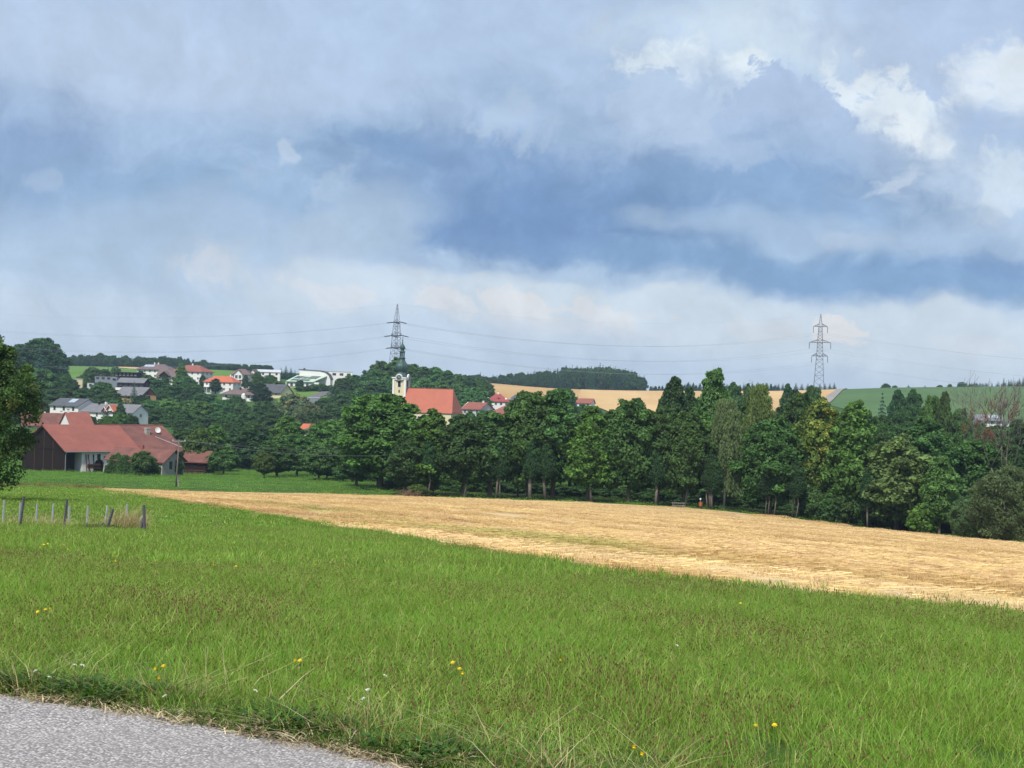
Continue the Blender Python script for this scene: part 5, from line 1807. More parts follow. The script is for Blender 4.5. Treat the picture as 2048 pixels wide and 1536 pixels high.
# ivy hedge in front of the annex
def ivy(name, label, pxa, pxb, top, d, n=3600, base=None):
    a, b_ = P(pxa, 940, d), P(pxb, 940, d)
    c0 = (a + b_) / 2
    g = tz(c0[0], c0[1])
    L_ = abs(b_[0] - a[0])
    hh = P((pxa + pxb) / 2, top, d)[2] - g
    q = rng.random((n, 3))
    x = (q[:, 0] - .5) * L_
    prof = (.93 + .05 * np.sin(x * 1.1) + .05 * np.sin(x * 2.9 + 1)) * np.clip((L_ / 2 - np.abs(x)) / 1.2, .45, 1)
    zz = q[:, 1] ** .8 * hh * prof
    y = .5 - rng.random(n) ** .6 * (1.2 + .5 * np.sin(x * 1.7)) * (1 - .5 * zz / hh) * 1.2
    c = np.stack([x, y, zz], 1)
    K_ = np.array((.030, .075, .020)) * (.6 + .8 * rng.random(n))[:, None]
    V, Fc = leaf_quads(c, unit(rng.normal(size=(n, 3)) * .5 + np.array([0, -.6, .6])), .16 * (.7 + .6 * rng.random(n)), .6)
    me = np_mesh(name, V, Fc, M_leaf, col=np.repeat(K_[:, None], 4, 1).reshape(-1, 3))
    o = link(name, me, label=label, cat='hedge')
    o.location = (c0[0], c0[1], g)
    if base is not None:
        o.location = (base[0], base[1], g)
        o.rotation_euler = (0, 0, base[2])
    return o


ivy('ivy_hedge', 'dense dark climbing hedge covering the front of the low farm annex', 205, 330, 908, 175.5, 9500, base=(pa[0] + math.sin(YA) * .3, pa[1] - math.cos(YA) * .3, YA))
tree('U', 352, 906, 30, 178, 'narrow dark shrub climbing the right end of the farm annex', tint=DK)
tree('O', 285, 902, 44, 173, 'small leafy bush growing up over the low annex roof', name='climbing_bush')

# utility pole
def wirepath(p, q, sag, n=18):
    p, q = Vector(p), Vector(q)
    return [p.lerp(q, i / n) - Vector((0, 0, sag * 4 * (i / n) * (1 - i / n))) for i in range(n + 1)]


def cable(name, p, q, sag, r, mat, **kw):
    return MB().tube(wirepath(p, q, sag), r, 4).build(name, mat, None, **kw)


pp = P(352, 973, 134)
gz = tz(pp[0], pp[1])
up = empty('utility_pole', (pp[0], pp[1], gz), R(20), 'slim wooden utility pole standing in front of the farm annex', 'utility pole')
ptop = P(358, 879, 134)
MB().tube([(0, 0, -.5), ((ptop[0] - pp[0]) * .5, 0, (ptop[2] - gz) * .5), (ptop[0] - pp[0], 0, ptop[2] - gz)], [.15, .12, .09], 8).build('pole', plain('pole_wood', (.16, .14, .12, 1), .9, .25, 2), up, True)
hz_ = ptop[2] - gz
MB().box(ptop[0] - pp[0] - 1.1, ptop[0] - pp[0] + 1.1, -.06, .06, hz_ - .35, hz_ - .22).build('crossarm', M_metal, up)
for sx in (-1, 1):
    MB().lathe([(.03, 0), (.07, .03), (.05, .1), (.07, .14), (.02, .2)], 8, ptop[0] - pp[0] + sx, 0).build('insulator', M_white, up).location = (0, 0, hz_ - .22)
MB().bar((.5, 0, -.2), (.1, 0, 2.2), .10).build('stub_post', M_stone, up)
M_wire = plain('wire', (.30, .33, .38, 1), .5, .05, 1, metal=.3)
M_wire2 = plain('cable', (.16, .17, .18, 1), .5, .05, 1)
for i, (sx, q, sg) in enumerate([(1, P(872, 903, 140), 1.6), (-1, P(905, 893, 150), 1.2)]):
    cable('overhead_wire', (ptop[0] + sx * .94, ptop[1] + sx * .34, ptop[2]), q, sg, .026, M_wire2, label=['lower thin wire running from the utility pole to the wood', 'upper thin wire running from the utility pole to the wood'][i], cat='wire', group='thin wires from the utility pole')
for i, q in enumerate([farm_pt(hx - 2, -hy - .5, ez - .3)]):
    cable('overhead_wire', (ptop[0], ptop[1], ptop[2] - .3), q, .3, .025, M_wire2, label='short wire running from the utility pole to the farm eave', cat='wire')

# shed to the right of the farm
e, W, z, rs = house(390, 922, 905, 46, 192, 6, -8, 'low dark wooden shed with a rusty roof right of the farm annex', 'gx', M_dwood, R_redold, 0, 0, 0, name='wooden_shed', group=None)
p = P(386, 936, 187)
fz = empty('paddock_fence', (p[0], p[1], tz(p[0], p[1])), 0, 'dark rail fence in front of the wooden shed', 'fence')
for k_ in range(5):
    MB().box(-2.6 + k_ * 1.3 - .06, -2.6 + k_ * 1.3 + .06, -.06, .06, -.3, 1.3).build('post', M_dwood, fz)
for zz in (.45, .95):
    MB().box(-2.7, 2.7, -.10, -.062, zz, zz + .14).build('rail', M_bwood, fz)

# ---- village houses (eave, ridge and width are where they show; depth in world metres)
e, W, z, rs = house(90, 850, 828, 90, 282, 10, 20, 'long red roofed house with white chimneys right behind the farmstead', 'gx', M_white, R_redold, 1, 3, 1, [(.0, .1, M_white), (.75, .05, M_white), (-.7, .1, M_white)], group=None)
e, W, z, rs = house(163, 849, 827, 44, 272, 9, 38, 'small white house with a bright red roof and shaded gable behind the farmstead', 'gx', M_white, R_red, 1, 2, 1, [(-.8, .0, M_white)], gable_mat=None, group=None)
e, W, z, rs = house(128, 811, 798, 56, 305, 10, -36, 'white house with a dark roof carrying a pale solar panel', 'gx', M_white, R_dark, 2, 3, 1, [], frame=M_bwood)
panels_on_roof(roof_of(e), W, 9, z, rs, -.4, 3.4, .35, .85, M_pvpale, 'solar_panel', 2)
MB().box(-1.6, 3.4, -5.8, -4.55, z - 4.1, z - 3.9).build('balcony_floor', M_lgrey, e)
MB().box(-1.6, 3.4, -5.85, -5.75, z - 3.9, z - 3.0).build('balcony_rail', M_dwood, e)
e, W, z, rs = house(183, 823, 809, 44, 300, 10, -38, 'white house with a grey roof and dark wooden gable beside the solar roofed house', 'gx', M_white, R_grey, 1, 2, 1, [(-.2, -.1, M_dwood), (.3, .0, M_white)], gable_mat=M_bwood)
e, W, z, rs = house(236, 824, 810, 60, 297, 9, -24, 'white house with grey roof, red dormer and white barge boards', 'gx', M_white, R_grey, 1, 4, 1, [])
for dx, w_ in ((-2.9, 3.4), (-5.2, 2.2)):
    dm = gable_roof(w_, 5, 0, w_ * .62, .3, .18, 'y', .5).build('dormer', R_orange, e)
    dm.location = (dx, -3.2, z + .3)
    MB().prism([(-w_ / 2, 0), (w_ / 2, 0), (0, w_ * .6)], -2.35, -2.2, 'y').build('dormer_gable', M_white, dm)
    MB().bar((-w_ / 2 - .4, -3.1, -.3), (0, -3.1, w_ * .62 + .1), .12).bar((0, -3.1, w_ * .62 + .1), (w_ / 2 + .4, -3.1, -.3), .12).build('barge_board', M_white, dm)

# modern grey house with its dark wing
e, W, z, rs = house(212, 753, 752, 44, 425, 9, 8, 'modern grey box house with a dark window strip on the hill', 'flat', M_grey, M_slate, 1, 4, 0, [], o=.1, frame=M_slate, ww=1.4, wh=.9, dish=None)
MB().lathe([(.02, 0), (.5, .1), (.7, .3), (.72, .33), (.4, .15), (.02, .06)], 12).build('satellite_dish', M_white, e).location = (-W / 2 + 2.6, -2, z + .6)
e.children[-1].rotation_euler = (R(60), 0, 0)
e, W, z, rs = house(181, 766, 765, 13, 418, 6, 8, 'small pale cube house at the left foot of the grey box house', 'flat', M_lgrey, M_slate, 1, 1, 0, [], o=.1, frame=M_slate)
e, W, z, rs = house(262, 764, 757, 52, 415, 9, -6, 'dark wooden house with a shallow grey roof right of the grey box house', 'gx', M_dwood, R_grey, 1, 5, 1, [], o=1.2, frame=M_grey, ww=1.6, wh=1.5)
MB().box(-W / 2 - .5, W / 2 + 2, -4.54 - 2.0, -4.54, z - 4.4, z - 3.0).build('terrace_wall', M_white, e)
e, W, z, rs = house(258, 789, 775, 52, 385, 9, -34, 'ochre house with a pale grey roof and brown gable among dark trees', 'gx', M_ochre, R_grey, 2, 3, 1, [], gable_mat=M_bwood, o=1.0, frame=M_dwood)
e, W, z, rs = house(252, 745, 743, 46, 455, 8, -3, 'flat dark wooden building near the hill top', 'flat', M_dwood, M_slate, 1, 6, 0, [], o=1.3, frame=M_white, ww=.9, wh=1.2)
e, W, z, rs = house(150, 758, 757, 30, 430, 7, 12, 'pale low building half hidden by trees left of the grey box house', 'flat', M_cream, M_lgrey, 0, 0, 0, [], o=.2)
e, W, z, rs = house(305, 739, 728, 62, 525, 13, -12, 'wide white house with a low hipped grey and red roof on the skyline', 'hip', M_white, R_brown, 2, 6, 2, [(-.15, 0, M_white), (.1, 0, M_white)], o=1.1, hipf=.42)
panels_on_roof(roof_of(e), W, 13, z - .1, rs, -7.5, -.5, .15, .75, M_pvpale, 'solar_panel', 3)
e, W, z, rs = house(333, 752, 741, 40, 478, 9, -10, 'house with a broad brown roof below the wide white house', 'gx', M_white, R_brown, 1, 3, 1, [], o=1.0, gable_mat=M_dwood)
dm = gable_roof(6, 7, 0, 2.4, .5, .2, 'y', .5).build('dormer', R_brown, e)
dm.location = (-.5, -3.4, z + .3)
MB().prism([(-3, 0), (3, 0), (0, 2.3)], -3.35, -3.2, 'y').build('dormer_gable', M_dwood, dm)
e, W, z, rs = house(373, 743, 730, 58, 492, 12, -26, 'tall white three storey house with a red hipped roof', 'hip', M_white, R_red, 3, 5, 3, [(.0, 0, M_white)], o=.9, hipf=.5)
e, W, z, rs = house(437, 764, 752, 58, 462, 11, -14, 'white house with a bright orange hipped roof', 'hip', M_white, R_orange, 2, 5, 2, [(.55, 0, M_white)], o=.7, hipf=.38)
pg = e
for k_ in range(4):
    MB().box(-W / 2 - 5 + k_ * 2.6, -W / 2 - 4.75 + k_ * 2.6, -8, -7.75, -1, z - 3.2).build('terrace_post', M_white, pg)
MB().box(-W / 2 - 5.2, -W / 2 + 4, -8.2, -5.55, z - 3.19, z - 2.95).build('terrace_floor', M_lgrey, pg)
e, W, z, rs = house(480, 749, 738, 36, 485, 10, -4, 'white house with a brown roof and a tall glazed bay', 'hip', M_white, R_brown, 2, 3, 1, [], o=.8, hipf=.35)
dm = gable_roof(5, 5, 0, 2.6, .4, .2, 'y', .4).build('dormer', R_brown, e)
dm.location = (-.8, -3.6, z + .1)
MB().prism([(-2.5, -6), (2.5, -6), (2.5, 0), (0, 2.5), (-2.5, 0)], -2.5, 0, 'y').build('bay', M_white, e).location = (-.8, -3.6, z + .1)
for zz in (-2.4, -5.2):
    for sx in (-1.1, 1.1):
        window(e, -.8 + sx, -6.11, z + zz, 1.5, 2.0, 'f', M_white, name='bay_window')
e, W, z, rs = house(505, 750, 739, 18, 490, 10, -4, 'narrow white gabled house touching the brown roofed one', 'gy', M_white, R_brown, 2, 2, 1, [], o=.7)
e, W, z, rs = house(533, 744, 740, 54, 508, 9, 5, 'long white house with a shallow shed roof on the skyline', 'gx', M_white, M_lgrey, 2, 4, 1, [], o=.5, frame=M_slate)
e, W, z, rs = house(475, 789, 777, 60, 418, 11, -6, 'low bungalow with a wide grey brown hipped roof and a white bay', 'hip', M_white, R_brown, 1, 4, 1, [(.05, -.2, M_dwood)], o=1.3, hipf=.5)
MB().lathe([(1.5, -3.2), (1.5, 0), (.2, .6)], 10).build('bay', M_white, e).location = (3.4, -5.6, z + .1)
MB().lathe([(.02, 0), (.5, .1), (.7, .3), (.72, .33), (.4, .15), (.02, .06)], 12).build('satellite_dish', M_white, e).location = (-.8, -1.2, z + rs + .6)
e.children[-1].rotation_euler = (R(65), 0, 0)
e, W, z, rs = house(533, 783, 769, 58, 440, 10, -30, 'cream house with a dark metal roof behind the round dark tree', 'gx', M_cream, R_dark, 1, 3, 1, [(.25, 0, M_dwood)], o=1.0)

# green roofed house with a curved white block behind it
yaw = R(-6)
s_ = S(495)
p, c = place(607, 764, 495, 11, yaw)
zb = tz(c[0], c[1]) - .6
z = p[2] - zb
e = empty('villa', (c[0], c[1], zb), yaw, 'white villa with a pale green solar roof and a curved white block behind', 'house')
W = 62 / s_
MB().box(-W / 2, W / 2, -5.5, 5.5, 0, z).build('wall', M_white, e)
rf = MB().poly([(-W / 2 - 1.4, -6.6, z), (W / 2 - 3.2, -6.6, z), (W / 2 + 2.6, 6, z + 4.0), (-W / 2 + 2.6, 6, z + 4.0),
                (-W / 2 - 1.4, -6.6, z + .3), (W / 2 - 3.2, -6.6, z + .3), (W / 2 + 2.6, 6, z + 4.3), (-W / 2 + 2.6, 6, z + 4.3)],
               [(3, 2, 1, 0), (4, 5, 6, 7), (0, 1, 5, 4), (1, 2, 6, 5), (2, 3, 7, 6), (3, 0, 4, 7)]).build('roof', R_green, e)
for (xa, xb, fa, fb) in [(-8.6, -4.2, .45, .85), (-3.6, -.6, .45, .75), (0, 5.8, .45, .9), (-8.2, -3.4, .12, .32), (-2.8, 3.6, .12, .32)]:
    y0, y1 = -6.6 + 12.6 * fa, -6.6 + 12.6 * fb
    za, zc = z + 4 * fa + .36, z + 4 * fb + .36
    sh = lambda f: 4.2 * f - 1.0
    MB().poly([(xa + sh(fa), y0, za), (xb + sh(fa), y0, za), (xb + sh(fb), y1, zc), (xa + sh(fb), y1, zc), (xa + sh(fa), y0, za + .1), (xb + sh(fa), y0, za + .1), (xb + sh(fb), y1, zc + .1), (xa + sh(fb), y1, zc + .1)],
              [(3, 2, 1, 0), (4, 5, 6, 7), (0, 1, 5, 4), (1, 2, 6, 5), (2, 3, 7, 6), (3, 0, 4, 7)]).build('solar_panel', M_pv, rf)
prof = [(-W / 2 + 4, -1), (W / 2 + 4.6, -1), (W / 2 + 4.6, z + 2.2), (W / 2 + 3.2, z + 5.0), (W / 2 + .8, z + 6.6), (W / 2 - 2, z + 7.1), (-W / 2 + 4, z + 7.6)]
MB().prism(prof, 6.1, 13, 'y').build('curved_block', M_white, e)
rp = [(W / 2 + 5.0, z + 2.2), (W / 2 + 3.5, z + 5.2), (W / 2 + 1.0, z + 6.95), (W / 2 - 2, z + 7.5), (-W / 2 + 3.4, z + 8.0)]
for (xa, za), (xb, zc) in zip(rp[:-1], rp[1:]):
    MB().poly([(xa, 5.7, za - .25), (xb, 5.7, zc - .25), (xb, 13.3, zc - .25), (xa, 13.3, za - .25), (xa, 5.7, za + .2), (xb, 5.7, zc + .2), (xb, 13.3, zc + .2), (xa, 13.3, za + .2)],
              [(3, 2, 1, 0), (4, 5, 6, 7), (0, 1, 5, 4), (1, 2, 6, 5), (2, 3, 7, 6), (3, 0, 4, 7)]).build('curved_roof', M_slate, e)
MB().box(-4, -2.9, 9, 10, z + 7.6, z + 8.9).build('chimney', M_slate, e)
for xx in (-7.5, -4.5, -.5, 2.5):
    window(e, xx, -5.5, z - 2.8, 1.5, 1.9, 'f', M_lgrey)
MB().box(-W / 2 - 1.4, -W / 2 - 1.0, -6.4, -6.0, -1, z).build('porch_post', M_white, e)
MB().box(-W / 2, 2, -6.9, -6.7, z - 4.0, z - 3.0).build('balcony_rail', M_white, e)
# white modern flat building right of it
e, W, z, rs = house(676, 743.5, 743, 58, 512, 12, 6, 'white flat roofed modern building right of the green roofed villa', 'flat', M_white, M_lgrey, 1, 4, 1, [], o=.25, frame=M_slate, ww=2.2, wh=1.3, topgap=1.0, group='houses of the village on the hill')
MB().box(-W / 2 - 3, -W / 2 + 4, -9.5, -6.05, z - 6.4, z - 3.8).build('porch', M_white, e)
MB().box(-W / 2 - 3.4, -W / 2 + 4.4, -9.9, -6.05, z - 3.79, z - 3.4).build('porch_roof', M_slate, e)
e, W, z, rs = house(628, 795.5, 795, 24, 415, 4, 0, 'low grey garage wall at the foot of the lawn', 'flat', M_grey, M_lgrey, 0, 0, 0, [], o=.1, name='garage', group=None)
# low garden wall above the lawn
p = P(605, 775, 486)
MB().box(-12, 12, -.2, .2, -.5, .9).build('garden_wall', M_stone, None, label='low rubble wall between the lawn and the green roofed villa', cat='wall').location = (p[0], p[1], tz(p[0], p[1]))

# houses near the church
NB = 'houses beside the church'
e, W, z, rs = house(650, 860, 839, 70, 262, 13, -12, 'wide brownish red hipped roof half hidden by the orchard trees', 'hip', M_ochre, R_brown, 1, 5, 2, [], o=1.0, hipf=.5, group=None)
e, W, z, rs = house(612, 862, 850, 26, 266, 10, -12, 'low orange roof at the left of the wide brownish roof', 'gx', M_white, R_orange, 1, 2, 1, [], group=None)
e, W, z, rs = house(942, 818, 806, 36, 345, 11, -32, 'red roofed house with white barge boards just right of the church', 'gx', M_lgrey, R_red, 1, 3, 2, [(.6, 0, M_white)], group=NB)
MB().bar((-W / 2 - .6, -6.1, z - .3), (-W / 2 - .6, 0, z + rs + .25), .14).build('barge_board', M_white, e)
e, W, z, rs = house(968, 815, 813, 34, 365, 8, 0, 'flat grey roof between the two red roofs near the church', 'flat', M_lgrey, M_lgrey, 0, 0, 0, [], o=.3, group=NB)
e, W, z, rs = house(1012, 828, 812, 64, 340, 13, -8, 'broad red hipped roof above the treetops right of the church', 'hip', M_white, R_red, 1, 5, 2, [], o=.8, hipf=.4, group=NB)
e, W, z, rs = house(997, 803, 788, 42, 405, 11, 4, 'white house with a steep wine red roof and small skylights', 'hip', M_white, R_wine, 1, 4, 2, [(.0, 0, M_white)], o=.6, hipf=.38, group=NB)
for xx in (-3.8, -2.6, 1.9, 3.0):
    f_ = .32
    MB().box(xx - .38, xx + .38, -.12, .12, -.4, .4).build('skylight', M_white, roof_of(e)).location = (xx, -5.9 * (1 - f_) - .15, z + rs * f_ + .2)
    roof_of(e).children[-1].rotation_euler = (R(-40), 0, 0)
MB().lathe([(.02, 0), (.5, .1), (.8, .3), (.82, .33), (.4, .15), (.02, .06)], 12).build('satellite_dish', M_white, roof_of(e)).location = (0, -4.6, z + rs * .45 + .4)
roof_of(e).children[-1].rotation_euler = (R(80), 0, 0)
e, W, z, rs = house(1030, 801, 789, 26, 412, 9, -10, 'white house with a dark roof behind the leaning treetop', 'hip', M_white, R_dark, 1, 2, 1, [(.1, 0, M_white)], o=.5, hipf=.3, group=NB)
window(e, -1.0, -4.5, z - 2.6, 1.2, 2.2, 'f', M_white)
e, W, z, rs = house(1168, 806, 798, 30, 420, 9, -14, 'small pinkish red roof at the foot of the pale wheat hill', 'gx', M_white, R_red, 1, 2, 1, [], group=NB)
e, W, z, rs = house(1978, 840, 831, 52, 330, 10, -12, 'white house with a grey roof seen through the bare trees', 'gx', M_white, R_grey, 1, 4, 1, [], o=1.0, group=None)
panels_on_roof(roof_of(e), W, 10, z, rs, 0, 4, .3, .9, M_pvpale, 'solar_panel', 2)
e, W, z, rs = house(2022, 850, 838, 20, 320, 9, -12, 'small white gable peeping out right of the grey roofed house', 'gy', M_white, R_grey, 1, 1, 1, [], group=None)

# ---- church
YC = R(-14)
dC = 330
sC = S(dC)
pt = P(803, 757, dC)
zbase = tz(pt[0], pt[1]) - 1
ch = empty('church', (pt[0], pt[1], zbase), YC, 'village church with a cream tower, green onion dome and long red roof', 'church')
def cz(py, px=803): return P(px, py, dC)[2] - zbase
tw = 24 / sC / 2 / 1.0
zt = cz(757)
tower = MB().box(-tw, tw, -tw, tw, 0, zt).build('tower', M_cream, ch)
for sx in (-1, 1):
    for sy in (-1, 1):
        MB().box(sx * tw - .42, sx * tw + .42, sy * tw - .42, sy * tw + .42, 0, zt - .02).build('corner_pilaster', M_white, tower)
MB().box(-.95, .95, -tw - .10, -tw - .003, 0, zt - 6.4).build('wall_panel', M_cream, tower)
MB().box(-tw - .75, tw + .75, -tw - .75, tw + .75, zt, zt + .45).box(-tw - .45, tw + .45, -tw - .45, tw + .45, zt - .6, zt - .004).build('cornice', M_white, tower)
# clock in its raised gable
for face, rot in (('f', 0), ('r', math.pi / 2)):
    g_ = MB().prism([(-1.4, -1.2)] + [(1.4 * math.cos(a), 1.4 * math.sin(a)) for a in np.linspace(0, math.pi, 13)][::1][::-1][:1] + [(1.4 * math.cos(a), 1.4 * math.sin(a)) for a in np.linspace(math.pi, 0, 13)][1:] + [(1.4, -1.2)], -.25, .25, 'y').build('clock_gable', M_white, tower)
    v = Matrix.Rotation(rot, 3, 'Z') @ Vector((0, -tw - .6, 0))
    g_.location = (v.x, v.y, zt + .5)
    g_.rotation_euler = (0, 0, rot)
    ck = MB().lathe([(.02, 0), (1.25, 0), (1.25, .12), (.02, .12)], 24).build('clock_face', M_slate, tower)
    v = Matrix.Rotation(rot, 3, 'Z') @ Vector((0, -tw - .86, 0))
    ck.location = (v.x, v.y, zt + .3)
    ck.rotation_euler = (R(90), 0, rot)
    ring = MB()
    for k_ in range(24):
        a0, a1 = 2 * math.pi * k_ / 24, 2 * math.pi * (k_ + 1) / 24
        ring.bar((1.15 * math.cos(a0), 1.15 * math.sin(a0), .16), (1.15 * math.cos(a1), 1.15 * math.sin(a1), .16), .10)
    for k_ in range(12):
        a0 = 2 * math.pi * k_ / 12
        ring.bar((.85 * math.cos(a0), .85 * math.sin(a0), .15), (1.05 * math.cos(a0), 1.05 * math.sin(a0), .15), .05)
    ring.build('clock_ring', M_lgrey, ck)
    MB().bar((0, 0, .17), (.55, .45, .17), .07).bar((0, 0, .17), (-.5, .75, .17), .06).build('clock_hand', M_white, ck)
    # belfry opening and slit
    v = Matrix.Rotation(rot, 3, 'Z') @ Vector((0, -tw - .12, 0))
    lw = MB().prism([(-.62, 0), (.62, 0), (.62, 2.0)] + [(.62 * math.cos(a), 2.0 + .62 * math.sin(a)) for a in np.linspace(0, math.pi, 9)][1:-1] + [(-.62, 2.0)], -.06, .10, 'y').build('louvre_window', M_dwood, tower)
    lw.location = (v.x, v.y, cz(774))
    lw.rotation_euler = (0, 0, rot)
    lf = MB().prism([(-.85, -.25), (.85, -.25), (.85, 2.0)] + [(.85 * math.cos(a), 2.0 + .85 * math.sin(a)) for a in np.linspace(0, math.pi, 9)][1:-1] + [(-.85, 2.0)], .0, .10, 'y').build('window_surround', M_white, tower)
    lf.location = (v.x * .999, v.y * .999, cz(774))
    lf.rotation_euler = (0, 0, rot)
    lw.location.z += .02
    sl = MB().box(-.28, .28, -.05, .08, 0, 1.1).build('slit_window', M_glass, tower)
    sl.location = (v.x, v.y, cz(785))
    sl.rotation_euler = (0, 0, rot)
# onion dome (octagonal)
dome = [(tw * 1.36, zt + .45), (tw * 1.25, zt + .8), (tw * .98, zt + 1.25), (tw * .74, cz(747)), (tw * .68, cz(744)), (tw * .80, cz(742.5)), (tw * 1.02, cz(739)), (tw * 1.10, cz(735)), (tw * 1.08, cz(732)), (tw * .92, cz(728)), (tw * .66, cz(724.5)), (tw * .50, cz(721)), (tw * .44, cz(718.5)), (tw * .56, cz(717)), (tw * .56, cz(715.5)), (tw * .42, cz(715))]
dm = MB().lathe(dome, 8, 0, 0, math.pi / 8).build('onion_dome', M_copper, ch)
ribs = MB()
for k_ in range(8):
    a = 2 * math.pi * k_ / 8 + math.pi / 8
    ribs.tube([(r_ * 1.005 * math.cos(a), r_ * 1.005 * math.sin(a), z_) for r_, z_ in dome[3:13]], .07, 4)
ribs.build('dome_rib', M_slate, dm)
lt = MB()
for k_ in range(8):
    a = 2 * math.pi * k_ / 8 + math.pi / 8
    lt.bar((tw * .36 * math.cos(a), tw * .36 * math.sin(a), cz(715)), (tw * .36 * math.cos(a), tw * .36 * math.sin(a), cz(704.5)), .14)
lt.build('lantern', M_copper, dm)
MB().lathe([(tw * .12, cz(715)), (tw * .12, cz(704.5))], 8).build('lantern_core', M_slate, dm)
small = [(tw * .34, cz(705.5)), (tw * .50, cz(704.5)), (tw * .50, cz(703)), (tw * .34, cz(701.5)), (tw * .30, cz(700)), (tw * .42, cz(697)), (tw * .45, cz(694.5)), (tw * .38, cz(692)), (tw * .20, cz(689.5)), (tw * .11, cz(687)), (tw * .06, cz(682)), (tw * .03, cz(680.5))]
MB().lathe(small, 8, 0, 0, math.pi / 8).build('small_dome', M_copper, dm)
MB().lathe([(.02, -.3), (.25, -.15), (.33, 0), (.25, .2), (.02, .33)], 10).build('finial_ball', M_copper, dm).location = (0, 0, cz(680))
zc = cz(679)
MB().bar((0, 0, zc), (0, 0, cz(673)), .06).bar((-.45, 0, cz(675.5)), (.45, 0, cz(675.5)), .055).build('cross', M_slate, dm)
# nave
LN, hN = 21.6, 7.6
zr = cz(776) + .1
ze = zr - 9.4
x0n, x1n = tw + .05, tw + LN
MB().prism([(-hN, 0), (hN, 0), (hN, ze), (-hN, ze)], x0n, x1n, 'x').build('nave_wall', M_cream, ch)
# hipped right end with a narrow apse like cut
nr = MB()
ov = .6
zl = ze - .5
nr.poly([(x0n, -hN - ov, zl), (x1n + ov, -hN - ov, zl), (x1n + ov, hN + ov, zl), (x0n, hN + ov, zl), (x0n, 0, zr), (x1n - 1.6, 0, zr)],
        [(3, 2, 1, 0), (0, 1, 5, 4), (1, 2, 5), (2, 3, 4, 5), (3, 0, 4)])
nr.build('nave_roof', R_church, ch)
MB().bar((x0n, 0, zr + .05), (x1n - 1.6, 0, zr + .05), .16, 6).build('ridge', R_redold, ch)
for k_ in range(4):
    window(ch, x0n + 3.4 + k_ * 4.8, -hN, ze - 6.2, 1.5, 4.2, 'f', M_white, name='nave_window')
MB().bar((x1n - 1.9, 0, zr), (x1n - 1.9, 0, zr + 3.2), .05).build('lightning_rod', M_slate, ch)

# ---------------------------------------------------------------- pylons
M_steel = plain('galvanised_steel', (.15, .17, .20, 1), .5, .2, .5, metal=.4)
ATT = {}


